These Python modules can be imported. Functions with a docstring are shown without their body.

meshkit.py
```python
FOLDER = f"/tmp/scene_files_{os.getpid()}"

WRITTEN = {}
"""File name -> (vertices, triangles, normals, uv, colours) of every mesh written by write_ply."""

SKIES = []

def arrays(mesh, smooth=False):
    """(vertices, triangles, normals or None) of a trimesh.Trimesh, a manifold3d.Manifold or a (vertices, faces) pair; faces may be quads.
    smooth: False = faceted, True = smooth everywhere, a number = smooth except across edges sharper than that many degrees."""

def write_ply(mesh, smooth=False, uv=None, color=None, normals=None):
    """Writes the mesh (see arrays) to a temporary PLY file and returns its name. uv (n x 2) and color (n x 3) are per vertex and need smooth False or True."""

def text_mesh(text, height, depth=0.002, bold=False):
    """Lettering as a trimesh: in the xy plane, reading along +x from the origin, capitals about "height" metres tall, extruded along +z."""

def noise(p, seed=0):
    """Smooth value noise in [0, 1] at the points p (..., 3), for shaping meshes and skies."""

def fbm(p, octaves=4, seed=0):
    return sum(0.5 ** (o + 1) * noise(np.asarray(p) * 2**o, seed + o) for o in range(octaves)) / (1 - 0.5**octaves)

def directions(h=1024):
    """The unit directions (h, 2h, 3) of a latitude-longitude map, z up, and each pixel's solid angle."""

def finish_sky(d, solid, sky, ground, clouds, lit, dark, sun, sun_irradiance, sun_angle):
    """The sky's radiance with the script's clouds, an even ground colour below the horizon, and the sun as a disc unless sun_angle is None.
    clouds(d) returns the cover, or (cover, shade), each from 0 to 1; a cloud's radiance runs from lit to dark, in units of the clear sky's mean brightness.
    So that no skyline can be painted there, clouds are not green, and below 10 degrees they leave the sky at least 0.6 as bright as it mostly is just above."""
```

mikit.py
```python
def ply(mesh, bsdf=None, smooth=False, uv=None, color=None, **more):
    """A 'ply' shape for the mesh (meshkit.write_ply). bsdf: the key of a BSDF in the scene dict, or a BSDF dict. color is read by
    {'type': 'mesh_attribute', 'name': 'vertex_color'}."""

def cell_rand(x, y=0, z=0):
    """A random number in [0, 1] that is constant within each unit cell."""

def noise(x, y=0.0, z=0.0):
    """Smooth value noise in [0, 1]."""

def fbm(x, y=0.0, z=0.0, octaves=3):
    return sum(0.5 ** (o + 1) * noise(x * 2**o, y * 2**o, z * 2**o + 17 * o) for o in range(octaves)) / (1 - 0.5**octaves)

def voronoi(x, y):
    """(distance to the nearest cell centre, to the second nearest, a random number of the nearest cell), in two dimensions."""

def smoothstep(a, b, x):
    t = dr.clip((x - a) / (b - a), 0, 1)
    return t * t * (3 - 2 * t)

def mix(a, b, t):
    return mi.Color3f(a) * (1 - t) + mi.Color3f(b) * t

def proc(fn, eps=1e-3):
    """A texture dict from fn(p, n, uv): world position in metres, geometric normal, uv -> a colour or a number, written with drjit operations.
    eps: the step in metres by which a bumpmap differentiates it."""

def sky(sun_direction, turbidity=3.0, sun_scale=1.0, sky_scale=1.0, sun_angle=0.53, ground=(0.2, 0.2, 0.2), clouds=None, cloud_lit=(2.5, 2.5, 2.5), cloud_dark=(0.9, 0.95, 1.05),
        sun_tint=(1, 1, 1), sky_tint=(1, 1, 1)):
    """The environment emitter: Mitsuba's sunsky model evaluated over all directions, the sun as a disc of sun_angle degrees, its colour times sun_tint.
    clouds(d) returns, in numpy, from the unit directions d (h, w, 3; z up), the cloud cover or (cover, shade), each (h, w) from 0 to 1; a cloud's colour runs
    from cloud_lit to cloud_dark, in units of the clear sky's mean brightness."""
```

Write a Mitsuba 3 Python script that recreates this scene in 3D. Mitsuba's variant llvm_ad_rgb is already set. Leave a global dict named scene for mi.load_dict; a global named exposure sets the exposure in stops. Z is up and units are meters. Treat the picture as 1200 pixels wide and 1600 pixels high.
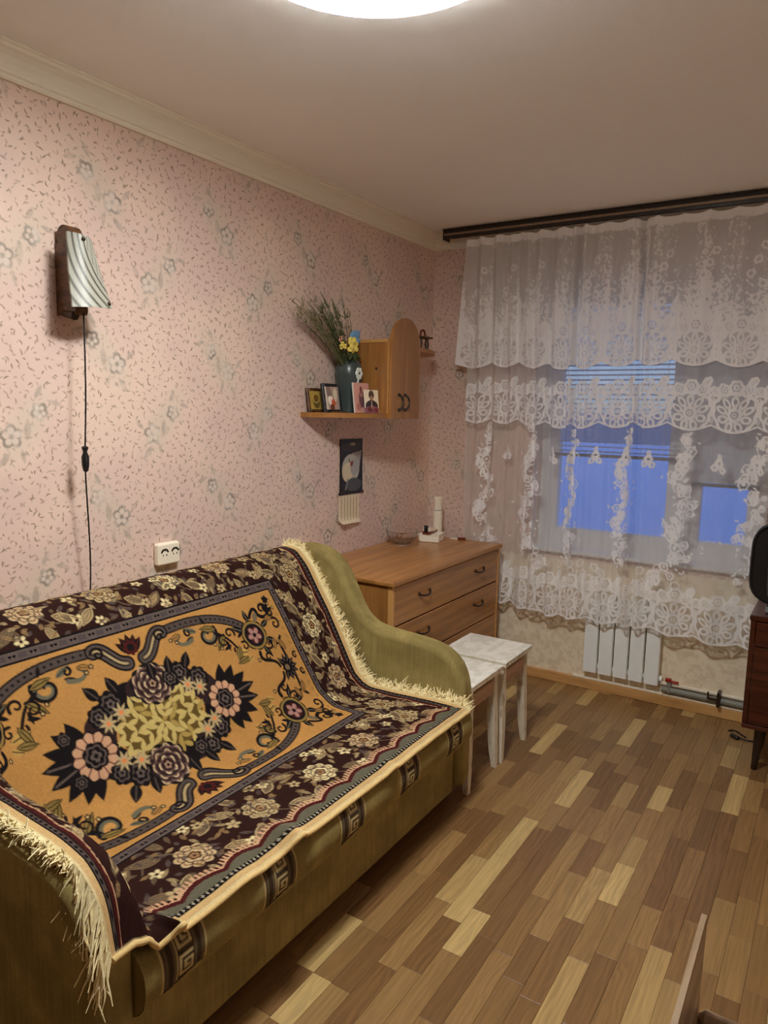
import math, random
import numpy as np, trimesh, drjit as dr, mitsuba as mi
from scipy.ndimage import gaussian_filter1d
from shapely.geometry import Polygon
import mikit, meshkit
from mikit import noise, fbm, voronoi, cell_rand, smoothstep, mix

random.seed(7)
rng = np.random.RandomState(11)
T = mi.ScalarTransform4f
scene, labels = {}, {}

# ------------------------------------------------------------------ camera, sky, lamps, exposure
exposure = 0.0
CAM = np.array([2.13, 0.0, 1.5])
FPX, YAW, PITCH, ROLL = 1141.9, 0.563545, 0.140333, -0.0194409
fw = np.array([-math.sin(YAW) * math.cos(PITCH), math.cos(YAW) * math.cos(PITCH), -math.sin(PITCH)])
rt = np.array([math.cos(YAW), math.sin(YAW), 0.0])
dn = np.cross(fw, rt)
rt, dn = math.cos(ROLL) * rt + math.sin(ROLL) * dn, -math.sin(ROLL) * rt + math.cos(ROLL) * dn
scene['camera'] = {'type': 'perspective', 'fov': 2 * math.degrees(math.atan(600 / FPX)), 'fov_axis': 'x',
                   'near_clip': 0.02, 'far_clip': 500.0,
                   'to_world': T().look_at(origin=CAM.tolist(), target=(CAM + fw).tolist(), up=(-dn).tolist())}
scene['evening_sky'] = mikit.sky((0.3, -0.9, 0.08), turbidity=3.0, sun_scale=0.0, sky_scale=1.0, ground=(0.5, 0.5, 0.5),
                                 sky_tint=(3.0, 5.2, 15.0))
LAMP_CENTER, LAMP_RIM = (200.0, 206.0, 206.0), (12.0, 12.4, 12.4)
LX, LY, LR = 1.225, 1.345, 0.325

D = 3.87          # window wall
W = 2.75          # right wall
Y0 = -2.4         # wall behind the camera
H = 2.5

# ------------------------------------------------------------------ helpers
def S(*c):
    c = np.array(c, float) / 255.0
    return np.where(c <= 0.04045, c / 12.92, ((c + 0.055) / 1.055) ** 2.4)

def rgb(c):
    return {'type': 'rgb', 'value': [float(x) for x in c]}

def mat(key, base, rough=0.5, spec=0.5, **kw):
    d = {'type': 'principled', 'base_color': base if isinstance(base, dict) else rgb(base), 'roughness': rough, 'specular': spec}
    d.update(kw)
    scene[key] = {'type': 'twosided', 'nested': d}
    return key

def obj(key, mesh, m, smooth=False, **kw):
    k, n = key, 0
    while k in scene:
        n += 1
        k = f'{key}_{n:03d}'
    scene[k] = mikit.ply(mesh, m, smooth, **kw)
    return k

def lab(key, label=None, cat=None, group=None, kind=None):
    d = {}
    if label: d['label'] = label
    if cat: d['category'] = cat
    if group: d['group'] = group
    if kind: d['kind'] = kind
    labels[key] = d

def struct(key, mesh, m, **kw):
    k = obj(key, mesh, m, **kw)
    lab(k, kind='structure')
    return k

cat_ = trimesh.util.concatenate

def box(x0, x1, y0, y1, z0, z1, b=0.0):
    c = np.array([(x0 + x1) / 2, (y0 + y1) / 2, (z0 + z1) / 2]); h = np.array([x1 - x0, y1 - y0, z1 - z0]) / 2
    if b <= 0:
        return trimesh.creation.box(extents=2 * h, transform=trimesh.transformations.translation_matrix(c))
    b = min(b, h.min() * 0.95)
    pts = []
    for s in np.ndindex(2, 2, 2):
        sg = np.array(s) * 2 - 1
        for k in range(3):
            q = h - b; q[k] = h[k]
            pts.append(c + sg * q)
    return trimesh.convex.convex_hull(np.array(pts))

def obox(c, ex, ey, ez, b=0.0, rot=None):
    m = box(-ex / 2, ex / 2, -ey / 2, ey / 2, -ez / 2, ez / 2, b)
    M4 = np.eye(4)
    if rot is not None:
        M4[:3, :3] = rot
    M4[:3, 3] = c
    m.apply_transform(M4)
    return m

def rotz(a): return trimesh.transformations.rotation_matrix(a, [0, 0, 1])[:3, :3]
def rotx(a): return trimesh.transformations.rotation_matrix(a, [1, 0, 0])[:3, :3]
def roty(a): return trimesh.transformations.rotation_matrix(a, [0, 1, 0])[:3, :3]

def tube(pts, r, sides=8, caps=True):
    p = np.asarray(pts, float); n = len(p)
    r = np.broadcast_to(np.asarray(r, float), (n,))
    t = np.gradient(p, axis=0); t /= np.linalg.norm(t, axis=1, keepdims=True) + 1e-12
    ref = np.array([0, 0, 1.0]) if abs(t[0, 2]) < 0.8 else np.array([1.0, 0, 0])
    V = []
    for i in range(n):
        a = np.cross(t[i], ref); a /= np.linalg.norm(a) + 1e-12
        bb = np.cross(t[i], a)
        ang = np.arange(sides) * 2 * np.pi / sides
        V.append(p[i] + r[i] * (np.cos(ang)[:, None] * a + np.sin(ang)[:, None] * bb))
    V = np.vstack(V); F = []
    for i in range(n - 1):
        for j in range(sides):
            k = (j + 1) % sides
            a, b_, c, d = i * sides + j, i * sides + k, (i + 1) * sides + k, (i + 1) * sides + j
            F += [[a, b_, c], [a, c, d]]
    if caps:
        V = np.vstack([V, p[0], p[-1]]); e = n * sides
        for j in range(sides):
            k = (j + 1) % sides
            F += [[e, k, j], [e + 1, (n - 1) * sides + j, (n - 1) * sides + k]]
    return trimesh.Trimesh(V, F, process=False)

def lathe(prof, c=(0, 0, 0), n=40):
    m = trimesh.creation.revolve(np.asarray(prof, float), sections=n)
    m.apply_translation(c)
    return m

def loft(rings, cap=True):
    """Rings of equal length, closed."""
    R = np.asarray(rings, float); k, n, _ = R.shape
    V = R.reshape(-1, 3); F = []
    i, j = np.meshgrid(np.arange(k - 1), np.arange(n), indexing='ij')
    a = (i * n + j).ravel(); b = (i * n + (j + 1) % n).ravel(); c = ((i + 1) * n + (j + 1) % n).ravel(); d = ((i + 1) * n + j).ravel()
    F = np.vstack([np.stack([a, b, c], 1), np.stack([a, c, d], 1)])
    if cap:
        for ring in (0, k - 1):
            poly = R[ring]
            ctr = poly.mean(0); V = np.vstack([V, ctr]); e = len(V) - 1
            jj = np.arange(n)
            f = np.stack([np.full(n, e), ring * n + jj, ring * n + (jj + 1) % n], 1)
            F = np.vstack([F, f if ring else f[:, ::-1]])
    m = trimesh.Trimesh(V, F, process=False)
    return m

def closed_resample(poly, n):
    p = np.asarray(poly, float); p = np.vstack([p, p[:1]])
    L = np.r_[0, np.cumsum(np.linalg.norm(np.diff(p, axis=0), axis=1))]
    s = np.linspace(0, L[-1], n, endpoint=False)
    return np.stack([np.interp(s, L, p[:, k]) for k in range(2)], 1)

def extrude_poly(pts, plane, a0, a1, r=0.0):
    """Extrude a 2-d outline; plane 'xz' extrudes along y, 'yz' along x, 'xy' along z; r: rounded rim."""
    P0 = Polygon(pts).buffer(0)
    if r <= 0:
        m = trimesh.creation.extrude_polygon(P0, a1 - a0, engine='earcut')
        v = m.vertices.copy(); v[:, 2] += a0
    else:
        ring0 = np.array(P0.exterior.coords)[:-1]
        n = 160
        base = closed_resample(ring0, n)
        rings = []
        steps = [(0.0, 1.0), (0.10, 0.6), (0.35, 0.24), (0.65, 0.06), (1.0, 0.0)]
        t = np.roll(base, -1, 0) - np.roll(base, 1, 0)
        t /= np.linalg.norm(t, axis=1, keepdims=True) + 1e-12
        area = 0.5 * np.sum(base[:, 0] * np.roll(base[:, 1], -1) - np.roll(base[:, 0], -1) * base[:, 1])
        nrm = np.stack([t[:, 1], -t[:, 0]], 1) * (1 if area > 0 else -1)
        nrm = gaussian_filter1d(nrm, 1.5, axis=0, mode='wrap')
        for s, k in steps:
            rings.append(np.c_[base - nrm * r * k, np.full(n, a0 + r * s)])
        for s, k in reversed(steps):
            rings.append(np.c_[base - nrm * r * k, np.full(n, a1 - r * s)])
        m = loft(rings); v = m.vertices.copy()
        # proper caps
    idx = {'xy': (0, 1, 2), 'xz': (0, 2, 1), 'yz': (2, 0, 1)}[plane]
    out = v[:, idx]
    f = m.faces[:, ::-1] if plane == 'xz' else m.faces
    mm = trimesh.Trimesh(out, f, process=False)
    return mm

def grid_mesh(P):
    """P (n, m, 3) -> (vertices, faces)."""
    n, m, _ = P.shape
    i, j = np.meshgrid(np.arange(n - 1), np.arange(m - 1), indexing='ij')
    a = (i * m + j).ravel(); b = a + 1; c = a + m + 1; d = a + m
    return trimesh.Trimesh(P.reshape(-1, 3), np.vstack([np.stack([a, d, c], 1), np.stack([a, c, b], 1)]), process=False)

class Canvas:
    """Print on cloth or card: a grid of cloth coordinates (metres) and a colour for each vertex."""
    def __init__(self, a, b, color):
        self.a, self.b = np.asarray(a, float), np.asarray(b, float)
        self.px = 0.5 * (abs(self.a[1] - self.a[0]) + abs(self.b[1] - self.b[0]))
        self.C = np.broadcast_to(np.asarray(color, float), (len(a), len(b), len(np.atleast_1d(color)))).copy()
    def win(self, c, r):
        i0, i1 = np.searchsorted(self.a, [c[0] - r, c[0] + r]); j0, j1 = np.searchsorted(self.b, [c[1] - r, c[1] + r])
        if i1 <= i0 or j1 <= j0:
            return None
        return slice(i0, i1), slice(j0, j1), self.a[i0:i1, None] - c[0], self.b[None, j0:j1] - c[1]
    def put(self, si, sj, d, color, op=1.0):
        """d: signed distance, negative inside."""
        k = (np.clip(0.5 - d / self.px, 0, 1) * op)[..., None]
        self.C[si, sj] = self.C[si, sj] * (1 - k) + np.asarray(color, float) * k
    def ell(self, c, rx, ry=None, ang=0.0, color=(0, 0, 0), op=1.0, ring=None):
        ry = rx if ry is None else ry
        w = self.win(c, max(rx, ry) * 1.1 + 3 * self.px)
        if w is None: return
        si, sj, x, y = w
        u, v = x * math.cos(ang) + y * math.sin(ang), -x * math.sin(ang) + y * math.cos(ang)
        q = np.sqrt((u / rx) ** 2 + (v / ry) ** 2)
        d = (q - 1) * min(rx, ry)
        if ring: d = np.abs(d) - ring
        self.put(si, sj, d, color, op)
    def petals(self, c, R, n, depth, color, ang=0.0, sq=1.0, op=1.0, ring=None, rot=0.0):
        """Scalloped disc with n lobes; sq squeezes it, rot turns the squeeze."""
        w = self.win(c, R * 1.2 + 3 * self.px)
        if w is None: return
        si, sj, x, y = w
        u, v = x * math.cos(rot) + y * math.sin(rot), (-x * math.sin(rot) + y * math.cos(rot)) / sq
        r, th = np.hypot(u, v), np.arctan2(v, u)
        d = (r - R * (1 - depth + depth * np.abs(np.cos(n * (th - ang) / 2)))) * min(1, sq)
        if ring: d = np.abs(d) - ring
        self.put(si, sj, d, color, op)
    def leaf(self, c, ang, L, Wd, color, vein=None, op=1.0):
        """Pointed leaf starting at c."""
        m = (c[0] + math.cos(ang) * L / 2, c[1] + math.sin(ang) * L / 2)
        w = self.win(m, L * 0.6 + 3 * self.px)
        if w is None: return
        si, sj, x, y = w
        u, v = x * math.cos(ang) + y * math.sin(ang), -x * math.sin(ang) + y * math.cos(ang)
        t = np.clip(u / (L / 2), -1, 1)
        d = np.maximum(np.abs(v) - Wd / 2 * (1 - t * t) * (1 - 0.25 * t), np.abs(u) - L / 2)
        self.put(si, sj, d, color, op)
        if vein is not None:
            self.put(si, sj, np.maximum(np.abs(v) - 0.05 * Wd - 0.0006, np.abs(u) - 0.38 * L), vein, op)
    def stroke(self, pts, w0, w1, color, op=1.0):
        pts = np.asarray(pts, float); n = len(pts) - 1
        for k in range(n):
            p, q = pts[k], pts[k + 1]
            wd = w0 + (w1 - w0) * (k + 0.5) / n
            L = np.linalg.norm(q - p)
            w = self.win((p + q) / 2, L / 2 + wd + 3 * self.px)
            if w is None: continue
            si, sj, x, y = w
            m = (p + q) / 2
            x, y = x + m[0] - p[0], y + m[1] - p[1]
            dx, dy = (q - p)
            t = np.clip((x * dx + y * dy) / (L * L + 1e-12), 0, 1)
            self.put(si, sj, np.hypot(x - t * dx, y - t * dy) - wd, color, op)
    def poly(self, pts, color, op=1.0):
        pts = np.asarray(pts, float); lo, hi = pts.min(0), pts.max(0)
        i0, i1 = np.searchsorted(self.a, [lo[0], hi[0]]); j0, j1 = np.searchsorted(self.b, [lo[1], hi[1]])
        if i1 <= i0 or j1 <= j0: return
        A, B = np.meshgrid(self.a[i0:i1], self.b[j0:j1], indexing='ij')
        ins = np.zeros(A.shape, bool)
        for (x1, y1), (x2, y2) in zip(pts, np.roll(pts, -1, 0)):
            cr = ((y1 > B) != (y2 > B)) & (A < (x2 - x1) * (B - y1) / (y2 - y1 + 1e-15) + x1)
            ins ^= cr
        self.C[i0:i1, j0:j1][ins] = self.C[i0:i1, j0:j1][ins] * (1 - op) + np.asarray(color, float) * op
    def flat(self):
        return self.C.reshape(-1, self.C.shape[-1])

def spiral(c, R, a0, turns, hand=1, n=26, grow=0.0):
    """A scroll that starts at radius R and curls in."""
    k = np.linspace(0, 1, n)
    r = R * (1 - k * 0.82); a = a0 + hand * turns * 2 * np.pi * k
    return np.stack([c[0] + r * np.cos(a), c[1] + r * np.sin(a)], 1)

def bez(*P, n=20):
    P = np.asarray(P, float); t = np.linspace(0, 1, n)[:, None]
    if len(P) == 3:
        return (1 - t) ** 2 * P[0] + 2 * t * (1 - t) * P[1] + t * t * P[2]
    return (1 - t) ** 3 * P[0] + 3 * t * (1 - t) ** 2 * P[1] + 3 * t * t * (1 - t) * P[2] + t ** 3 * P[3]

# ------------------------------------------------------------------ materials
def wallpaper_fn(p, n, uv):
    side = dr.abs(n.x) > 0.5
    h = dr.select(side, p.y, p.x + 0.31)
    z = p.z
    g = fbm(h * 5, z * 5, 3.0)
    base = mix((0.715, 0.535, 0.430), (0.655, 0.480, 0.405), smoothstep(0.3, 0.7, g))
    # small curved dashes
    for k, (c, o, ca, sa) in enumerate(((0.034, 0.0, 0.921, 0.389), (0.037, 11.7, 0.731, -0.682), (0.043, 23.1, 0.276, 0.961))):
        u, v = (h * ca + z * sa) / c + o, (z * ca - h * sa) / c + o * 0.7
        i, j = dr.floor(u), dr.floor(v)
        u, v = u - i - 0.5, v - j - 0.5
        a = cell_rand(i, j, k + 5) * 6.283
        u, v = u - 0.36 * (cell_rand(i, j, k + 15) - 0.5), v - 0.36 * (cell_rand(i, j, k + 25) - 0.5)
        s, t = u * dr.cos(a) + v * dr.sin(a), -u * dr.sin(a) + v * dr.cos(a)
        L = 0.13 + 0.17 * cell_rand(i, j, k + 35)
        t = t - (cell_rand(i, j, k + 45) - 0.5) * 6.0 * s * s
        wdt = 0.075 * (1 - dr.square(s / L))
        m = smoothstep(0.03, -0.03, dr.abs(t) - wdt) * dr.select(dr.abs(s) < L, 1.0, 0.0)
        m = m * (0.32 + 0.46 * cell_rand(i, j, k + 55))
        base = mix(base, (0.27, 0.175, 0.115), m)
    # flower sprays, rows mirrored
    for hx, zx, sg in ((1.60, 1.668, 1.0), (1.845, 1.43, -1.0)):
        a = (h - hx) / 0.531
        b = (z - zx) / 0.525
        a = (a - dr.floor(a + 0.5)) * 0.531 * sg
        b = (b - dr.floor(b + 0.5)) * 0.525
        haze = smoothstep(0.15, 0.03, dr.sqrt(dr.square(a * 1.0 + b * 0.6) * 2.2 + dr.square(b) * 0.7))
        base = mix(base, (0.60, 0.50, 0.39), haze * 0.6)
        for fx, fz, R, rot in ((-0.045, 0.04, 0.030, 0.3), (0.05, -0.035, 0.038, 1.0)):
            x, y = a - fx, b - fz
            r = dr.sqrt(x * x + y * y + 1e-9)
            th = dr.atan2(y, x) + rot
            lob = R * (0.72 + 0.28 * dr.abs(dr.cos(2.5 * th)))
            ins = smoothstep(0.004, -0.004, r - lob)
            edge = smoothstep(0.010, 0.0, dr.abs(r - lob + 0.004)) + smoothstep(0.012, 0.004, r) + 0.8 * smoothstep(0.25, 0.0, dr.abs(dr.cos(2.5 * th))) * ins * smoothstep(0.004, 0.012, r)
            base = mix(base, (0.64, 0.545, 0.455), ins * (0.3 + 0.6 * noise(h * 45 + 7, z * 45)))
            base = mix(base, (0.21, 0.168, 0.130), dr.clip(edge * 1.0 * noise(h * 40, z * 40 + 9), 0, 0.8))
        # leaves and stems
        for (x0, y0, x1, y1, wd) in ((-0.005, 0.02, 0.0, -0.05, 0.012), (-0.075, 0.075, -0.125, 0.06, 0.008), (-0.03, 0.08, -0.055, 0.125, 0.009), (0.09, -0.02, 0.125, 0.02, 0.009), (0.055, -0.08, 0.09, -0.125, 0.010), (0.02, -0.07, 0.01, -0.12, 0.007)):
            dx, dy = x1 - x0, y1 - y0
            q = dx * dx + dy * dy
            t = dr.clip(((a - x0) * dx + (b - y0) * dy) / q, 0, 1)
            d = dr.sqrt(dr.square(a - x0 - t * dx) + dr.square(b - y0 - t * dy) + 1e-9)
            base = mix(base, (0.36, 0.292, 0.23), smoothstep(0.004, -0.004, d - wd * (1 - dr.square(2 * t - 1))) * (0.15 + 0.55 * noise(h * 50, z * 50)))
    # the older cream paper under the window
    low = dr.select(side, 0.0, dr.select((p.z < 0.70) & (p.x > 0.4), 1.0, 0.0))
    q = fbm(p.x * 38, p.z * 38, 1.0, 4)
    cream = mix((0.84, 0.74, 0.55), (0.73, 0.62, 0.44), smoothstep(0.42, 0.66, q))
    cream = mix(cream, (0.70, 0.54, 0.40), 0.4 * smoothstep(0.6, 0.7, fbm(p.x * 30, p.z * 30, 9.0)))
    base = dr.lerp(base, cream, low)
    # warped, yellowish paper beside the window
    return base

mat('paint_wallpaper', mikit.proc(wallpaper_fn), 0.34, 0.6)
mat('paint_ceiling', S(231, 229, 224), 0.9, 0.2)
mat('paint_plain', S(200, 180, 160), 0.8, 0.3)
mat('plaster_white', S(228, 219, 198), 0.5, 0.4)

def plank_fn(p, n, uv):
    t, s = uv.x, uv.y
    g = fbm(p.x * 190 + s * 37, p.y * 7 + s * 91, s * 13)
    wob = fbm(p.x * 22 + s * 50, p.y * 5 + s * 20, s * 7)
    rings = 0.5 + 0.5 * dr.sin((p.x * 330 + wob * 26 + p.y * 9))
    c = mix((0.182, 0.092, 0.033), (0.290, 0.165, 0.060), smoothstep(0.05, 0.55, t))
    c = mix(c, (0.50, 0.340, 0.134), smoothstep(0.55, 0.98, t))
    c = c * (0.72 + 0.5 * g) * (0.88 + 0.2 * rings * cell_rand(s * 1000, 3))
    return c
mat('wood_plank', mikit.proc(plank_fn), 0.36, 0.4)
mat('floor_under', S(90, 65, 40), 0.7)

def grain(base, dark, sx, sy, sz, amt=0.8):
    base, dark = tuple(map(float, base)), tuple(map(float, dark))
    def fn(p, n, uv):
        w = fbm(p.x * sx, p.y * sy, p.z * sz)
        f = noise(p.x * sx * 4, p.y * sy * 4, p.z * sz * 4)
        return mix(base, dark, dr.clip(smoothstep(0.3, 0.7, w) * amt * 0.7 + f * amt * 0.35, 0, 1))
    return fn
mat('wood_oak_along', mikit.proc(grain(S(168, 116, 60), S(134, 88, 44), 45, 3, 45)), 0.28, 0.5)
mat('wood_oak_upright', mikit.proc(grain(S(166, 114, 58), S(130, 84, 42), 40, 40, 2.5)), 0.30, 0.5)
mat('wood_cabinet', mikit.proc(grain(S(74, 32, 20), S(40, 15, 10), 3, 40, 40)), 0.22, 0.5)
mat('wood_chair', mikit.proc(grain(S(150, 128, 102), S(112, 90, 66), 30, 4, 30)), 0.4, 0.5)
mat('wood_skirting', mikit.proc(grain(S(205, 160, 100), S(170, 122, 70), 4, 40, 40)), 0.45, 0.4)
mat('wood_apron', mikit.proc(grain(S(196, 164, 136), S(160, 126, 98), 40, 4, 40)), 0.5, 0.4)
mat('wood_bracket', mikit.proc(grain(S(100, 64, 36), S(40, 22, 12), 30, 30, 60)), 0.4, 0.5)
mat('edge_pale', S(196, 146, 84), 0.4)

def stool_fn(p, n, uv):
    w = fbm(p.x * 40, p.y * 25, 2.0)
    v = smoothstep(0.06, 0.0, dr.abs(fbm(p.x * 14 + 3, p.y * 20, 5.0) - 0.5))
    return mix(mix((0.78, 0.75, 0.66), (0.66, 0.63, 0.53), smoothstep(0.35, 0.7, w)), (0.55, 0.53, 0.45), v * 0.35)
mat('laminate_marble', mikit.proc(stool_fn), 0.25, 0.5)
def leg_fn(p, n, uv):
    return mix((0.68, 0.61, 0.46), (0.42, 0.34, 0.21), smoothstep(0.55, 0.75, fbm(p.x * 60, p.y * 60, p.z * 18)))
mat('paint_leg', mikit.proc(leg_fn), 0.45, 0.4)

scene['cloth_print'] = {'type': 'twosided', 'nested': {'type': 'principled', 'base_color': {'type': 'mesh_attribute', 'name': 'vertex_color'}, 'roughness': 0.9, 'specular': 0.12, 'sheen': 0.15, 'sheen_tint': 0.8}}
scene['card_print'] = {'type': 'twosided', 'nested': {'type': 'principled', 'base_color': {'type': 'mesh_attribute', 'name': 'vertex_color'}, 'roughness': 0.35, 'specular': 0.5}}
def velour_fn(p, n, uv):
    w = fbm(p.x * 9, p.y * 9, p.z * 9)
    f = noise(p.x * 420, p.y * 420, p.z * 420)
    st = noise(p.x * 160 + 7, p.y * 160, p.z * 9)
    c = mix((0.205, 0.156, 0.052), (0.290, 0.224, 0.078), smoothstep(0.3, 0.7, w))
    return c * (0.72 + 0.3 * f + 0.26 * st)
mat('fabric_velour', mikit.proc(velour_fn), 0.85, 0.2, sheen=0.8, sheen_tint=0.8)
mat('fabric_dark', S(58, 44, 24), 0.9, 0.1)
mat('thread_cream', S(226, 212, 164), 0.9, 0.2, sheen=0.4)
mat('thread_tan', S(205, 176, 118), 0.9, 0.2, sheen=0.3)

scene['lace_thread'] = {'type': 'principledthin', 'base_color': rgb((0.95, 0.95, 0.94)), 'roughness': 0.7, 'diff_trans': 0.35, 'spec_trans': 0.0}
for nm, op in (('net_thin', 0.26), ('net_medium', 0.36), ('net_dense', 0.62)):
    scene[nm] = {'type': 'mask', 'opacity': op, 'nested': {'type': 'principledthin', 'base_color': rgb((0.78, 0.78, 0.77)), 'roughness': 0.7, 'diff_trans': 0.45, 'spec_trans': 0.0}}

mat('metal_white', S(236, 240, 236), 0.35, 0.5)
mat('metal_grey', S(128, 128, 116), 0.5, 0.5)
mat('plastic_white', S(232, 222, 198), 0.35, 0.5)
mat('plastic_black', S(20, 20, 21), 0.35, 0.5)
mat('plastic_grey', S(120, 122, 124), 0.4, 0.5)
mat('screen_grey', S(52, 54, 58), 0.12, 0.6)
mat('rail_dark', S(30, 19, 14), 0.22, 0.6)
mat('rail_silver', S(150, 130, 110), 0.25, 0.5, metallic=0.7)
mat('bronze_dark', S(62, 46, 34), 0.35, 0.5, metallic=0.6)
mat('red_paint', S(150, 40, 28), 0.4)
mat('frame_window', S(214, 214, 210), 0.4, 0.4)
mat('blind_slat', S(196, 200, 206), 0.4, 0.4)
mat('blind_rail', S(92, 92, 96), 0.4, 0.4)
mat('snow', S(225, 228, 235), 0.9, 0.1)
mat('vase_glaze', S(58, 68, 66), 0.3, 0.5)
mat('leaf_green', S(64, 78, 44), 0.7, 0.2)
mat('leaf_dry', S(120, 112, 78), 0.8, 0.2)
mat('petal_yellow', S(226, 208, 104), 0.7, 0.2)
mat('petal_blue', S(108, 150, 186), 0.7, 0.2)
mat('petal_pink', S(216, 160, 140), 0.7, 0.2)
mat('petal_white', S(214, 222, 212), 0.6, 0.2)
mat('card_white', S(238, 230, 208), 0.5, 0.3)
mat('brown_red', S(110, 50, 32), 0.4, 0.4)
mat('glaze_cream', S(240, 226, 200), 0.3, 0.5)
mat('tin_grey', S(176, 176, 160), 0.35, 0.5)
scene['pane_glass'] = {'type': 'thindielectric', 'int_ior': 1.5}
scene['cut_glass'] = {'type': 'dielectric', 'int_ior': 1.5}
def shade_fn(p, n, uv):
    # printed drapery lines on the sconce's glass
    q = uv
    a = dr.sqrt(dr.square(q.x - 1.45) + dr.square((q.y - 1.10) * 1.10))
    b = dr.sqrt(dr.square(q.x + 0.75) + dr.square((q.y - 1.10) * 1.10))
    la = dr.abs(dr.sin(a * 21)); lb = dr.abs(dr.sin(b * 19))
    left = a > 0.98
    right = (b > 1.28) & ~left
    f = dr.select(left, la, dr.select(right, 0.45 + 0.55 * lb, 1.0))
    c = mix((0.10, 0.095, 0.07), (0.36, 0.355, 0.29), smoothstep(0.2, 0.85, f))
    return dr.select(~left & ~right, mi.Color3f(0.40, 0.40, 0.34), c)
mat('shade_glass', mikit.proc(shade_fn), 0.42, 0.4)

# ------------------------------------------------------------------ the room
struct('wall_left', box(-0.2, 0, Y0 - 0.2, D + 0.35, -0.2, H + 0.2), 'paint_wallpaper')
WX0, WX1, WZ0, WZ1 = 0.66, 1.83, 0.735, 2.17     # window opening in the far wall
YF = 3.985                                          # inner face of the window frame
struct('wall_far', cat_([box(-0.2, WX0, D, D + 0.35, -0.2, H + 0.2), box(WX1, W + 0.2, D, D + 0.35, -0.2, H + 0.2),
                         box(WX0, WX1, D, D + 0.35, -0.2, WZ0), box(WX0, WX1, D, D + 0.35, WZ1, H + 0.2)]), 'paint_wallpaper')
struct('wall_right', box(W, W + 0.2, Y0 - 0.2, D + 0.35, -0.2, H + 0.2), 'paint_wallpaper')
struct('wall_near', box(-0.2, W + 0.2, Y0 - 0.2, Y0, -0.2, H + 0.2), 'wood_cabinet')
struct('ceiling', box(-0.2, W + 0.2, Y0 - 0.2, D + 0.35, H, H + 0.2), 'paint_ceiling')
struct('floor', box(-0.2, W + 0.2, Y0 - 0.2, D + 0.35, -0.2, -0.004), 'floor_under')

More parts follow.
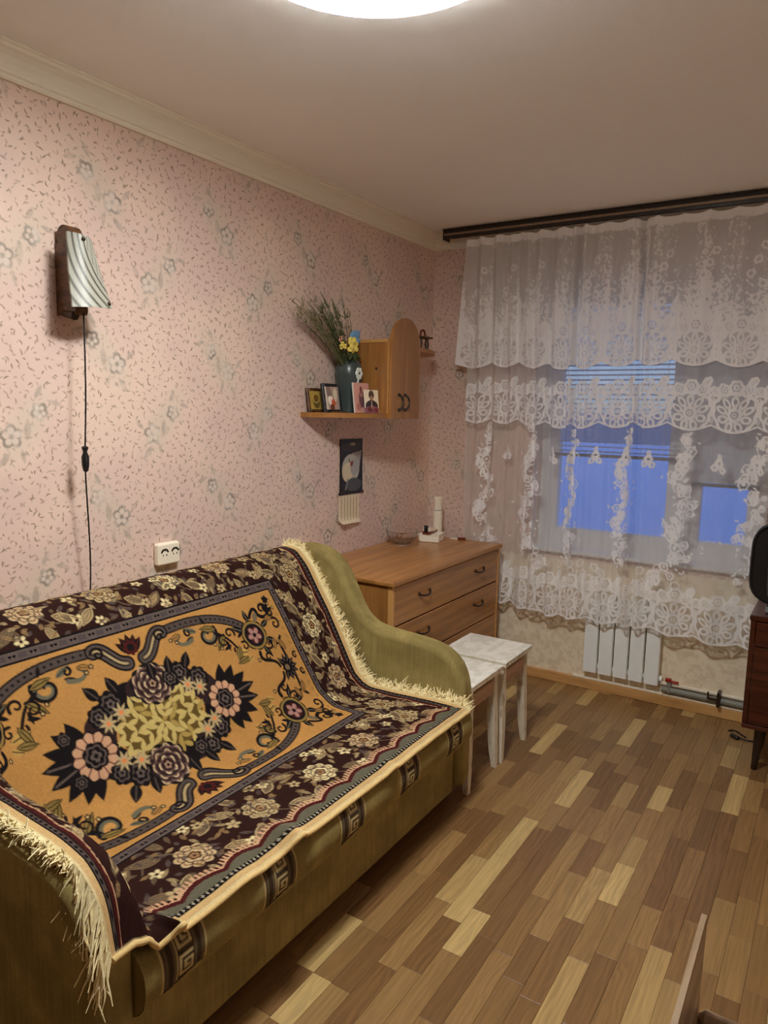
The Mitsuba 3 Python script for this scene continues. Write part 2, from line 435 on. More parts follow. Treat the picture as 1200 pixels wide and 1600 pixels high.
# floor planks: short strips laid along the room
def project(p):
    q = np.array([rt, dn, fw]) @ (np.asarray(p, float) - CAM)
    return (600 + FPX * q[0] / q[2], 800 + FPX * q[1] / q[2]) if q[2] > 0.05 else (-9e3, -9e3)
PW = 0.0612
rows = int(W / PW) + 1
planks = []
prng = np.random.RandomState(5)
x_shift = 1.719 - int(1.719 / PW) * PW
for r in range(-1, rows + 1):
    x0 = r * PW + x_shift; x1 = min(x0 + PW, W); x0 = max(x0, 0.0)
    if x1 - x0 < 0.004: continue
    y = Y0 - prng.rand() * 0.3
    while y < D:
        L = 0.17 + 0.19 * prng.rand() + (0.1 if prng.rand() < 0.25 else 0)
        ya, yb = max(y, Y0), min(y + L, D); y += L
        if yb - ya < 0.004: continue
        t = prng.choice([0.02, 0.18, 0.30, 0.42, 0.5, 0.62, 0.75, 0.97], p=[.12, .16, .17, .15, .14, .1, .08, .08]) + 0.06 * (prng.rand() - .5)
        planks.append((x0, x1, ya, yb, t, prng.rand()))
def plank_mesh(x0, x1, y0, y1, t, s, dz=0.0):
    g, b = 0.00035, 0.0009
    a = np.array([(x0 + g, y0 + g), (x1 - g, y0 + g), (x1 - g, y1 - g), (x0 + g, y1 - g)])
    c = np.array([(x0 + g + b, y0 + g + b), (x1 - g - b, y0 + g + b), (x1 - g - b, y1 - g - b), (x0 + g + b, y1 - g - b)])
    V = np.vstack([np.c_[a, np.full(4, -0.005)], np.c_[a, np.full(4, -b * 0.5 + dz)], np.c_[c, np.full(4, dz)]])
    F = []
    for k in range(2):
        for j in range(4):
            p, q = 4 * k + j, 4 * k + (j + 1) % 4
            F += [[p, q, q + 4], [p, q + 4, p + 4]]
    F += [[8, 9, 10], [8, 10, 11]]
    return V, np.array(F), np.tile([t, s], (12, 1))
seen, rest = [], []
for p in planks:
    cx, cy = (p[0] + p[1]) / 2, (p[2] + p[3]) / 2
    u, v = project((cx, cy, 0))
    ok = -40 < u < 1240 and v < 1680 and not (cx < 0.93 and cy < 2.55) and not (cx < 0.5)
    (seen if ok else rest).append((np.hypot(*(np.array([cx, cy]) - CAM[:2])), p))
seen.sort(key=lambda q: q[0])
rest += seen[300:]; seen = seen[:300]
for _, p in seen:
    V, F, U = plank_mesh(*p)
    obj('floor__plank', trimesh.Trimesh(V, F, process=False), 'wood_plank', uv=U)
Vs, Fs, Us, at = [], [], [], 0
for _, p in rest:
    V, F, U = plank_mesh(*p); Vs.append(V); Fs.append(F + at); Us.append(U); at += len(V)
k = obj('floor__plank_field', trimesh.Trimesh(np.vstack(Vs), np.vstack(Fs), process=False), 'wood_plank', uv=np.vstack(Us))
lab(k, kind='stuff')

# cornice along the left wall, the far wall and the right wall
cor = [(0, 0), (0.054, 0), (0.056, -0.006), (0.050, -0.010), (0.047, -0.017), (0.040, -0.022), (0.030, -0.034), (0.022, -0.052), (0.0175, -0.066), (0.0165, -0.074), (0.012, -0.078), (0.0125, -0.086), (0.009, -0.092), (0, -0.092)]
def cornice_x(sign, x_wall, y0, y1):
    pts = [(x_wall + sign * a, H + b) for a, b in cor]
    return extrude_poly(pts, 'xz', y0, y1)
struct('trim_1', cornice_x(1, 0, Y0, D), 'plaster_white')
struct('trim_2', extrude_poly([(D - a, H + b) for a, b in cor], 'yz', 0, W), 'plaster_white')
struct('trim_3', cornice_x(-1, W, Y0, D), 'plaster_white')
# skirting: a wide timber under the window, thin ones elsewhere
struct('baseboard_far', cat_([box(0, W, D - 0.022, D, 0, 0.055, 0.003)]), 'wood_skirting')
struct('baseboard_far__ledge', box(0.95, W, D - 0.024, D, 0.055, 0.066, 0.003), 'plaster_white')
struct('baseboard_left', box(0, 0.018, Y0, D - 0.02, 0, 0.055, 0.003), 'wood_skirting')
struct('baseboard_right', box(W - 0.018, W, Y0, D - 0.02, 0, 0.055, 0.003), 'wood_skirting')

# window: frame, two sashes, panes, sill
def frame_rect(x0, x1, z0, z1, w, y0, y1, b=0.004):
    return cat_([box(x0, x0 + w, y0, y1, z0, z1, b), box(x1 - w, x1, y0, y1, z0, z1, b), box(x0 + w, x1 - w, y0, y1, z0, z0 + w, b), box(x0 + w, x1 - w, y0, y1, z1 - w, z1, b)])
struct('window_1', cat_([frame_rect(WX0, WX1, WZ0 + 0.02, WZ1, 0.055, YF, YF + 0.10), box(1.39, 1.47, YF, YF + 0.10, WZ0 + 0.02, WZ1)]), 'frame_window')
struct('window_1__sash', frame_rect(WX0 + 0.05, 1.395, WZ0 + 0.07, WZ1 - 0.05, 0.05, YF + 0.012, YF + 0.07), 'frame_window')
struct('window_1__sash', frame_rect(1.465, WX1 - 0.05, WZ0 + 0.07, WZ1 - 0.05, 0.05, YF + 0.012, YF + 0.07), 'frame_window')
def pane(x0, x1, z0, z1, y):
    return trimesh.Trimesh([(x0, y, z0), (x1, y, z0), (x1, y, z1), (x0, y, z1)], [[0, 1, 2], [0, 2, 3]], process=False)
struct('window_1__pane', pane(WX0 + 0.09, 1.355, WZ0 + 0.11, WZ1 - 0.09, YF + 0.045), 'pane_glass')
struct('window_1__pane', pane(1.505, WX1 - 0.09, WZ0 + 0.11, WZ1 - 0.09, YF + 0.045), 'pane_glass')
struct('window_1__sill', box(WX0 - 0.03, WX1 + 0.03, D - 0.035, YF + 0.01, 0.735, 0.760, 0.006), 'frame_window')

# outside: snow in the blue evening
struct('ground', box(-60, 60, D + 0.6, 90, -2.4, -2.0), 'snow')
# ------------------------------------------------------------------ ceiling lamp
prof = [(LR * math.sin(a), H - 0.042 - 0.058 * math.cos(a)) for a in np.linspace(0, math.pi / 2, 26)]
prof += [(LR - 0.004, H - 0.034), (LR - 0.018, H - 0.027), (LR - 0.05, H - 0.020), (LR - 0.10, H - 0.015)]
lamp = 'ceiling_lamp'
lab(lamp, 'large round white ceiling lamp glowing at the top edge of the picture', 'lamp')
obj(lamp + '__base', lathe([(0, H), (LR - 0.08, H), (LR - 0.08, H - 0.016), (0, H - 0.016)], (LX, LY, 0), 64), 'plastic_white')
rc = 0.13
inner = [q for q in prof if q[0] <= rc]; outer = [q for q in prof if q[0] >= rc - 1e-6]
outer = [q for k_, q in enumerate(prof) if k_ >= len(inner)]
zc = np.interp(rc, [q[0] for q in prof[:26]], [q[1] for q in prof[:26]])
def emit_lathe(pr):
    m = lathe(pr, (LX, LY, 0), 64)
    if (m.face_normals[:, 2] * m.area_faces).sum() > 0: m.invert()
    return m
k = obj(lamp + '__glowing_middle', emit_lathe(inner + [(rc, zc)]), 'plastic_white', emitter={'type': 'area', 'radiance': rgb(LAMP_CENTER)})
lab(k, 'brightest middle of the glass')
k = obj(lamp + '__diffuser', emit_lathe([(rc, zc)] + outer), 'plastic_white', emitter={'type': 'area', 'radiance': rgb(LAMP_RIM)})

# ------------------------------------------------------------------ sofa
YA0, YA1, YB0, YB1 = 0.755, 0.865, 2.358, 2.450   # near arm, far arm
arm_pts = [(0.05, 0.06), (0.05, 0.80), (0.07, 0.86), (0.14, 0.905), (0.22, 0.925), (0.30, 0.922), (0.37, 0.905), (0.42, 0.865), (0.46, 0.80), (0.505, 0.715), (0.545, 0.655),
           (0.60, 0.628), (0.70, 0.620), (0.82, 0.612), (0.90, 0.595), (0.955, 0.552), (0.985, 0.49), (0.99, 0.42), (0.99, 0.06)]
def smooth_closed(pts, n=260, sg=2.2):
    p = closed_resample(pts, n)
    return gaussian_filter1d(p, sg, axis=0, mode='wrap')
arm_s = smooth_closed(arm_pts)
sofa = 'sofa'
lab(sofa, 'olive green velour sofa with high curved arms against the pink wall', 'sofa')
arm_n = arm_s.copy(); arm_n[:, 0] += 0.030 * np.clip((arm_n[:, 0] - 0.5) / 0.4, 0, 1)
k = obj(sofa + '__armrest', extrude_poly(arm_n, 'xz', YA0, YA1, 0.03), 'fabric_velour', smooth=40)
lab(k, 'near armrest, dark in its own shade')
k = obj(sofa + '__armrest', extrude_poly(0.5 * (arm_n + arm_s) + [0, 0.010], 'xz', YB0, YB1, 0.03), 'fabric_velour', smooth=40)
lab(k, 'far armrest rising to a high wing at the wall')
for ya in (YA0, YB1):
    rim = gaussian_filter1d(closed_resample(arm_s, 300), 1.0, axis=0, mode='wrap')
    sel = rim[(rim[:, 1] > 0.10)]
    sel = sel[(sel[:, 0] < 0.975) | (sel[:, 1] > 0.12)]
# welting along the outer rims of the arms
def rim_curve(y, inset):
    pts = np.array(arm_pts[2:-1]); L = np.r_[0, np.cumsum(np.linalg.norm(np.diff(pts, axis=0), axis=1))]
    s = np.linspace(0, L[-1], 120)
    q = np.stack([np.interp(s, L, pts[:, k]) for k in range(2)], 1)
    q[5:-5] = gaussian_filter1d(q, 3, axis=0)[5:-5]
    return np.c_[q[:, 0] - 0.004, np.full(len(q), y), q[:, 1] - 0.006 + inset]
obj(sofa + '__welt', tube(rim_curve(YB1 - 0.012, 0), 0.0055, 6), 'fabric_velour', smooth=True)
obj(sofa + '__welt', tube(rim_curve(YA0 + 0.012, 0), 0.0055, 6), 'fabric_velour', smooth=True)
back_pts = [(0.05, 0.28), (0.05, 0.84), (0.09, 0.885), (0.17, 0.908), (0.23, 0.898), (0.283, 0.85), (0.555, 0.455), (0.56, 0.28)]
obj(sofa + '__backrest', extrude_poly(smooth_closed(back_pts, 200, 1.2), 'xz', YA1 - 0.004, YB0 + 0.004, 0.02), 'fabric_velour', smooth=40)
obj(sofa + '__base', box(0.08, 0.975, YA1 - 0.005, YB0 + 0.005, 0.055, 0.275, 0.012), 'fabric_velour')
for x in (0.16, 0.9):
    for y in (0.80, 2.41):
        obj(sofa + '__foot', lathe([(0, 0), (0.022, 0), (0.026, 0.06), (0, 0.06)], (x, y, 0), 16), 'bronze_dark')
obj(sofa + '__foot', lathe([(0, 0), (0.022, 0), (0.026, 0.06), (0, 0.06)], (0.9, 1.62, 0), 16), 'bronze_dark')
# seat with printed meander bands on its front roll
seat_prof = np.array([(0.50, 0.30), (0.50, 0.405), (0.75, 0.409), (0.985, 0.412), (1.022, 0.402), (1.043, 0.372), (1.047, 0.335), (1.040, 0.295), (1.018, 0.268), (0.985, 0.255), (0.90, 0.25)])
L = np.r_[0, np.cumsum(np.linalg.norm(np.diff(seat_prof, axis=0), axis=1))]
ns = 230
ss = np.linspace(0, L[-1], ns)
sp = np.stack([np.interp(ss, L, seat_prof[:, k]) for k in range(2)], 1)
sp[3:-3] = gaussian_filter1d(sp, 3.0, axis=0)[3:-3]
yy = np.arange(YA1 - 0.004, YB0 + 0.004, 0.0030)
OLIVE = np.array([0.245, 0.187, 0.064])
cv = Canvas(yy, ss, OLIVE)
st = meshkit.noise(np.stack(np.meshgrid(yy * 26, ss * 2.0, [1.0], indexing='ij'), -1)[:, :, 0]) - 0.5
cv.C *= (1 + 0.34 * st + 0.25 * (rng.rand(len(yy), ns) - 0.5))[..., None]
s_front0, s_front1 = L[3] - 0.02, L[7] - 0.002
KEY0, KEYG, KEYL = S(60, 48, 34), S(98, 84, 62), S(190, 172, 122)
for yb in (0.965, 1.275, 1.59, 1.91, 2.225):
    s0, s1 = s_front0 - 0.10, s_front1 - 0.004
    # dark cloth band with a rounded lower edge
    cv.poly([(yb - 0.056, s0), (yb + 0.056, s0), (yb + 0.056, s1 - 0.02), (yb + 0.05, s1 - 0.006), (yb + 0.01, s1), (yb - 0.045, s1 + 0.012), (yb - 0.056, s1 + 0.006)], KEY0)
    for yo in (-0.048, -0.027, 0.030, 0.050):
        cv.stroke([(yb + yo, s0), (yb + yo, s1 - 0.004)], 0.0035, 0.0035, KEYG)
    cv.stroke([(yb - 0.0585, s0), (yb - 0.0585, s1)], 0.0022, 0.0022, KEYL)
    cv.stroke([(yb + 0.0585, s0), (yb + 0.0585, s1 - 0.01)], 0.0022, 0.0022, KEYL)
    cv.stroke([(yb - 0.0205, s0), (yb - 0.0205, s1 - 0.004)], 0.0016, 0.0016, KEYL)
    for j in range(4):
        q = s1 - 0.012 - j * 0.062
        a, b = yb - 0.012, yb + 0.020
        cv.stroke([(a, q), (b, q), (b, q - 0.026), (a + 0.013, q - 0.026), (a + 0.013, q - 0.012), (b - 0.010, q - 0.012)], 0.0032, 0.0032, KEYL)
        cv.stroke([(a, q), (a, q - 0.040), (b, q - 0.040)], 0.0032, 0.0032, KEYL)
P = np.empty((len(yy), ns, 3)); P[..., 1] = yy[:, None]; P[..., 0] = sp[None, :, 0]; P[..., 2] = sp[None, :, 1]
wave = 0.004 * (meshkit.noise(np.stack(np.meshgrid(yy * 7, ss * 6, [4.0], indexing='ij'), -1)[:, :, 0]) - 0.5)
P[..., 0] += wave * (sp[None, :, 0] > 0.9); P[..., 2] += wave * 0.5
k = obj(sofa + '__seat', grid_mesh(P), 'cloth_print', smooth=True, color=cv.flat())
lab(k, 'seat with dark Greek key bands printed down its front')

for y in (YA1 - 0.004, YB0 - 0.004):
    obj(sofa + '__seat_end', extrude_poly([(a - 0.001, b) for a, b in sp[::6]] + [tuple(sp[-1])], 'xz', y, y + 0.008), 'fabric_velour')
# ------------------------------------------------------------------ patterned throw on the sofa
prof = np.array([(0.045, 0.850), (0.10, 0.902), (0.17, 0.922), (0.237, 0.913), (0.296, 0.860), (0.57, 0.470), (0.64, 0.428), (0.75, 0.423), (1.0, 0.426), (1.036, 0.414), (1.058, 0.384), (1.064, 0.34)])
L = np.r_[0, np.cumsum(np.linalg.norm(np.diff(prof, axis=0), axis=1))]
STEP = 0.003
tt = np.arange(0.0, L[-1], STEP)
pr = np.stack([np.interp(tt, L, prof[:, k]) for k in range(2)], 1)
pr[4:-4] = gaussian_filter1d(pr, 5.0, axis=0)[4:-4]
T0, T1 = 0.03, 1.262
sel = (tt >= T0) & (tt <= T1)
tt, pr = tt[sel], pr[sel]
SA, SB = 0.42, 2.36  # pattern span along the sofa
sv = np.arange(SA, SB, STEP)
nS, nT = len(sv), len(tt)
# arm height above each point of the profile
up = np.array(arm_pts[1:-1])
upx = up[:, 0] + 0.045 * np.clip((up[:, 0] - 0.5) / 0.4, 0, 1)
za = np.interp(pr[:, 0], upx, up[:, 1], left=0.80, right=0.30)
rise = np.maximum(za + 0.014 - pr[:, 1], 0.0)
rise *= np.clip((1.046 - pr[:, 0]) / 0.012, 0, 1)
rise = gaussian_filter1d(rise, 5)
P = np.zeros((nS, nT, 3))
far_y = np.interp(tt, [0.1, 0.25, 0.5, 0.82, 1.0, 1.26], [2.362, 2.352, 2.340, 2.300, 2.325, 2.340])
for j in range(nT):
    x, z, h = pr[j, 0], pr[j, 1], rise[j]
    yn = np.where(sv > 2.0, 2.0 + (sv - 2.0) * (far_y[j] - 2.0) / (SB - 2.0), sv)
    # near end: path up the arm and over its top
    c = np.array([(0.96, z), (0.90, z + 0.004), (0.882, z + 0.35 * h + 0.003), (0.874, z + 0.8 * h), (0.862, z + h - 0.004), (0.845, z + h + 0.004), (0.792, z + h + 0.003)])
    if h < 0.03:
        c[:, 0] = np.linspace(0.96, 0.80, len(c))
    l = np.r_[0, np.cumsum(np.linalg.norm(np.diff(c, axis=0), axis=1))]
    u = np.clip((0.96 - sv) / (0.96 - SA), 0, 1)
    nearmask = sv < 0.96
    uu = u * l[-1]
    P[:, j, 0] = x
    P[:, j, 1] = np.where(nearmask, np.interp(uu, l, c[:, 0]), yn)
    P[:, j, 2] = np.where(nearmask, np.interp(uu, l, c[:, 1]), z)
# soft waves
G = np.stack(np.meshgrid(sv * 5, tt * 5, [0.5], indexing='ij'), -1)[:, :, 0]
wv = meshkit.fbm(G, 2, 3) - 0.5
amp = 0.007 * np.clip((sv[:, None] - 0.9) * 8, 0, 1)
tn = np.gradient(pr, axis=0); tn /= np.linalg.norm(tn, axis=1, keepdims=True)
nx, nz = -tn[:, 1], tn[:, 0]
off = np.maximum(wv * amp, -0.002)
e_h = np.clip((tt - 1.10) / 0.15, 0, 1)[None, :] ** 1.5
hem = (meshkit.fbm(np.stack([sv * 7, sv * 0, sv * 0 + 2.0], -1), 2, 8) - 0.45)[:, None] * 0.03 * e_h
fold = (np.exp(-((sv - 1.33) / 0.030) ** 2) * 0.030 + np.exp(-((sv - 1.36) / 0.05) ** 2) * 0.012 + np.exp(-((sv - 0.915) / 0.035) ** 2) * 0.035 + np.exp(-((sv - 1.80) / 0.02) ** 2) * 0.012)[:, None] * e_h
P[..., 0] += nx[None, :] * off + np.maximum(hem, -0.004) * 0.6 + fold * 0.7
P[..., 2] += nz[None, :] * off + np.maximum(hem, -0.002) + fold

# --- the print
CREAM, TAN, GOLD = S(198, 180, 134), S(186, 154, 104), S(166, 120, 64)
BROWN, BLACK, MAROON = S(38, 17, 13), S(19, 14, 14), S(62, 19, 17)
GREYV, OLV, PINK, GREYO = S(84, 72, 66), S(134, 108, 48), S(180, 138, 106), S(92, 88, 70)
BEIGE, DUSK = S(164, 142, 102), S(104, 86, 64)
A = sv - 1.39; B = tt - 0.645
HA, HB = 0.97, 0.615
cv = Canvas(A, B, BROWN)
AA, BB = np.meshgrid(A, B, indexing='ij')
ea, eb = HA - np.abs(AA), HB - np.abs(BB)
def fill(mask, c): cv.C[mask] = c
# border flowers
def big_flower(c, R, petal, core, line):
    cv.petals(c, R * 1.08, 9, 0.16, BLACK)
    cv.petals(c, R, 9, 0.18, petal); cv.petals(c, R * 0.84, 9, 0.2, S(92, 66, 48)); cv.petals(c, R * 0.76, 9, 0.2, petal)
    for q in range(9):
        an = q * 2 * np.pi / 9 + 0.35
        cv.stroke([(c[0] + R * 0.45 * math.cos(an), c[1] + R * 0.45 * math.sin(an)), (c[0] + R * 0.85 * math.cos(an), c[1] + R * 0.85 * math.sin(an))], 0.0022, 0.0012, line)
    cv.petals(c, R * 0.62, 7, 0.18, line); cv.petals(c, R * 0.54, 7, 0.2, petal)
    cv.petals(c, R * 0.36, 5, 0.25, line); cv.petals(c, R * 0.24, 5, 0.25, core)
    cv.ell(c, R * 0.10, color=line)
def little(c, R, col, core=BROWN, n=5):
    for q in range(n):
        an = q * 2 * np.pi / n + 0.5
        cv.ell((c[0] + R * 0.62 * math.cos(an), c[1] + R * 0.62 * math.sin(an)), R * 0.42, R * 0.3, an, col)
    cv.ell(c, R * 0.25, color=core)
def border_run(length, place, seed):
    r = np.random.RandomState(seed)
    n = int(round(length / 0.235)); step = length / n
    for i in range(n):
        q = -length / 2 + (i + 0.5) * step
        c = place(q, 0.006 * (-1) ** i)
        big_flower(c, 0.052, [BEIGE, CREAM, S(178, 150, 112)][i % 3], S(150, 110, 70), BROWN)
        for dq, dv, an, L_, W_ in ((0.075, 0.055, 0.5, 0.085, 0.036), (0.08, -0.055, -0.6, 0.08, 0.034), (-0.075, 0.062, 2.4, 0.08, 0.032), (-0.07, -0.06, 3.7, 0.085, 0.036), (0.03, 0.095, 1.2, 0.07, 0.028), (-0.03, -0.095, -1.9, 0.07, 0.028)):
            p0 = np.array(place(q + dq * 0.8, dv * 0.8)); p1 = np.array(place(q + dq * 0.8 + 0.05 * math.cos(an), dv * 0.8 + 0.05 * math.sin(an)))
            ang = math.atan2(p1[1] - p0[1], p1[0] - p0[0])
            cv.leaf(p0, ang, L_, W_, BEIGE if r.rand() < 0.7 else DUSK, BROWN); cv.leaf(p0 + 0.004 * np.array([math.cos(ang), math.sin(ang)]), ang, L_ * 0.88, W_ * 0.72, S(84, 64, 44), BEIGE, 0.9)
            cv.leaf(p0 + 0.012 * np.array([math.cos(ang), math.sin(ang)]), ang, L_ * 0.7, W_ * 0.5, DUSK if r.rand() < 0.5 else S(160, 136, 96), BROWN, 0.8)
        for dq, dv in ((step / 2, 0.08), (step / 2 - 0.03, -0.085), (step / 2 + 0.025, -0.012), (-0.055, 0.10), (0.06, -0.105)):
            c2 = place(q + dq, dv)
            little(c2, 0.017 + 0.006 * r.rand(), CREAM if r.rand() < 0.5 else BEIGE)
        for _ in range(64):
            dq, dv = (r.rand() - 0.5) * step, (r.rand() - 0.5) * 0.24
            cv.leaf(place(q + dq, dv), r.rand() * 6.28, 0.018 + 0.022 * r.rand(), 0.011, [DUSK, BEIGE, GREYV, S(140, 112, 74)][r.randint(4)], BROWN, 0.85)
        cv.stroke([place(q + t_ * 0.1, 0.075 * math.sin(t_ * 2.2)) for t_ in np.linspace(-1.2, 1.2, 14)], 0.002, 0.002, DUSK, 0.7)
BC = 0.165
border_run(2 * HA - 0.2, lambda q, v: (q, -HB + BC + v), 1)
border_run(2 * HA - 0.2, lambda q, v: (q, HB - BC + v), 2)
border_run(2 * HB - 0.35, lambda q, v: (HA - BC + v, q), 3)
border_run(2 * HB - 0.35, lambda q, v: (-HA + BC + v, q), 4)
# outer edges
def edge(e, run, wide):
    per = 0.128
    k = np.abs(np.sin(np.pi * run / per))
    if wide:
        wv_ = 0.058 + 0.020 * (k - 0.5)
        fill(e < wv_ + 0.040 , None) if False else None
        teeth = (np.abs((run / 0.0125) % 1 - 0.5) < 0.24) & (e < wv_ + 0.034)
        fill((e < wv_ + 0.034) & teeth, PINK)
        fill(e < wv_ + 0.018, PINK)
        fill(e < wv_ + 0.0135, MAROON)
        fill(e < wv_, GREYO * 0.85)
        fill((e < 0.037), BLACK)
        dots = (np.hypot(((run / 0.014) % 1 - 0.5) * 0.014, e - 0.033) < 0.0034)
        fill(dots, S(150, 140, 120))
        fill(e < 0.026, TAN)
        fill(e < 0.010, CREAM)
    else:
        wv_ = 0.066 + 0.007 * (k - 0.5)
        fill(e < wv_ + 0.012, PINK * 0.8); fill(e < wv_ + 0.007, MAROON)
        fill(e < wv_ - 0.004, BROWN)
        fill(e < 0.056, GREYV * 0.75)
        dots = (np.hypot(((run / 0.017) % 1 - 0.5) * 0.017, e - 0.048) < 0.005)
        fill(dots, BLACK)
        fill(e < 0.041, BLACK)
        fill(e < 0.034, TAN); fill(e < 0.012, CREAM)
m_long = eb <= ea * 1.0
saved = cv.C.copy()
edge(eb, AA, True); longC = cv.C.copy(); cv.C = saved.copy()
edge(ea, BB, False); shortC = cv.C.copy()
cv.C = np.where(((eb < ea * 1.4) & (sv[:, None] > 0.905))[..., None], longC, shortC)
cv.C[(eb < 0.004) & (sv[:, None] <= 0.905)] = CREAM
# inner guard band and field
FA, FB = 0.650, 0.293
fa, fb = FA - np.abs(AA), FB - np.abs(BB)
f = np.minimum(fa, fb); run = np.where(fb < fa, AA, BB)
fill(f > -0.042, BLACK); fill(f > -0.036, GREYV)
ph = (run / 0.060) % 1
fill((f > -0.036) & (f < -0.010) & (np.hypot((np.minimum(np.abs(ph - 0.18), np.abs(ph - 0.38))) * 0.060, f + 0.023) < 0.0048), BLACK)
fill((f > -0.030) & (f < -0.016) & (ph > 0.58) & (ph < 0.95), S(70, 60, 60))
fill(f > -0.010, BLACK); fill(f > -0.004, GOLD)
nz_ = meshkit.fbm(np.stack([AA * 6, BB * 6, AA * 0 + 9.0], -1), 3, 5)
fld = f > -0.004
cv.C[fld] *= (0.88 + 0.28 * nz_)[fld][:, None]
def sym(fn):
    for sx in (1, -1):
        for sy in (1, -1):
            fn(lambda x, y: (sx * x, sy * y), sx, sy)
def orn(m, sx, sy):
    st = lambda pts, w0, w1, c, op=1.0: cv.stroke([m(*p) for p in pts], w0, w1, c, op)
    fx = lambda a: math.atan2(sy * math.sin(a), sx * math.cos(a))
    # baroque band from the middle ornament to the corner medallion
    band = bez((0.125, 0.262), (0.26, 0.275), (0.37, 0.262), (0.452, 0.195), n=34)
    st(band, 0.0165, 0.0165, BLACK); st(band, 0.0115, 0.0115, GREYV * 0.7)
    for q in band[1::2]: cv.ell(m(*q), 0.0042, color=BLACK)
    # middle ornament: shell and double curve
    vol = bez((0.125, 0.262), (0.085, 0.275), (0.075, 0.205), (0.030, 0.200), n=24)
    st(vol, 0.024, 0.024, BLACK); st(vol, 0.018, 0.017, GREYV * 0.75); st(vol, 0.010, 0.009, BLACK, 0.7); st(vol, 0.004, 0.004, BEIGE, 0.6)
    st(spiral(m(0, 0) if False else (0.112, 0.252), 0.022, 0.3, 1.2), 0.004, 0.003, BLACK)
    # corner medallion
    c0 = (0.487, 0.150)
    cv.petals(m(*c0), 0.058, 8, 0.08, BLACK); cv.ell(m(*c0), 0.049, color=DUSK); cv.ell(m(*c0), 0.043, color=BLACK)
    cv.petals(m(*c0), 0.034, 6, 0.25, MAROON); little(m(*c0), 0.030, S(150, 110, 100), BLACK); cv.ell(m(*c0), 0.049, color=OLV, ring=0.003)
    # leaves around it
    for a in (0.4, 1.0, 1.6, -0.5, 2.6, -1.2):
        cv.leaf(m(c0[0] + 0.05 * math.cos(a), c0[1] + 0.05 * math.sin(a)), fx(a), 0.05, 0.022, BLACK if a != 1.0 else DUSK, GREYO)
    # scrolls in the corner
    st(spiral((0.575, 0.232), 0.034, -2.6, 1.15), 0.0075, 0.003, BLACK)
    st(bez((0.50, 0.215), (0.54, 0.262), (0.545, 0.225)), 0.006, 0.006, BLACK)
    for a, r_ in ((0.9, 0.05), (0.3, 0.045), (1.5, 0.04)):
        cv.leaf(m(0.585, 0.215), fx(a), r_, 0.016, BLACK, None)
    st(spiral((0.605, 0.165), 0.024, 1.8, 1.1, -1), 0.005, 0.0025, BLACK)
    cv.petals(m(0.612, 0.262), 0.017, 5, 0.3, BLACK)
    # C-scrolls between band and wreath
    st(spiral((0.290, 0.205), 0.040, 0.4, 0.95, -1), 0.010, 0.004, BLACK)
    st(spiral((0.290, 0.205), 0.033, 0.3, 0.8, -1), 0.005, 0.002, GREYO)
    cv.leaf(m(0.255, 0.225), fx(2.7), 0.055, 0.02, GREYO, BLACK); cv.leaf(m(0.30, 0.24), fx(1.9), 0.035, 0.012, BLACK)
    cv.leaf(m(0.235, 0.215), fx(3.5), 0.045, 0.014, BLACK)
    st(bez((0.225, 0.205), (0.18, 0.185), (0.15, 0.215), (0.185, 0.228)), 0.007, 0.003, GREYO)
    st(bez((0.33, 0.20), (0.40, 0.155), (0.375, 0.105), (0.425, 0.105)), 0.0045, 0.004, BLACK)
    st(spiral((0.383, 0.185), 0.022, -0.5, 1.0), 0.0045, 0.002, BLACK)
    st(spiral((0.392, 0.118), 0.020, 2.5, 1.0), 0.004, 0.002, BLACK)
    for p, a in (((0.345, 0.182), 2.4), ((0.37, 0.145), 3.4), ((0.395, 0.13), 4.2), ((0.41, 0.16), 0.5), ((0.36, 0.165), 4.6)):
        cv.leaf(m(*p), fx(a), 0.04, 0.013, BLACK)
    cv.leaf(m(0.43, 0.10), fx(2.9), 0.06, 0.026, S(170, 134, 72), BLACK)
    cv.leaf(m(0.44, 0.085), fx(3.6), 0.045, 0.018, S(170, 134, 72), BLACK)
    # stem to the side ornament
    st(bez((0.475, 0.085), (0.455, 0.035), (0.53, 0.06), (0.535, 0.012)), 0.0065, 0.005, BLACK)
    st(spiral((0.505, 0.058), 0.018, 0.0, 1.0), 0.004, 0.002, BLACK)
    st(bez((0.60, 0.115), (0.565, 0.085), (0.60, 0.05), (0.575, 0.02)), 0.005, 0.005, BLACK)
    for a in (0.0, 0.5, 1.0, 1.5, 2.1): cv.leaf(m(0.565, 0.0), fx(a), 0.052, 0.022, BLACK, GREYV)
    cv.leaf(m(0.535, 0.105), fx(-0.3), 0.05, 0.018, BLACK)
    # middle shell leaves
    for a in (1.57, 1.15, 0.75): cv.leaf(m(0.0, 0.225), fx(a), 0.062, 0.026, BLACK, MAROON)
sym(orn)
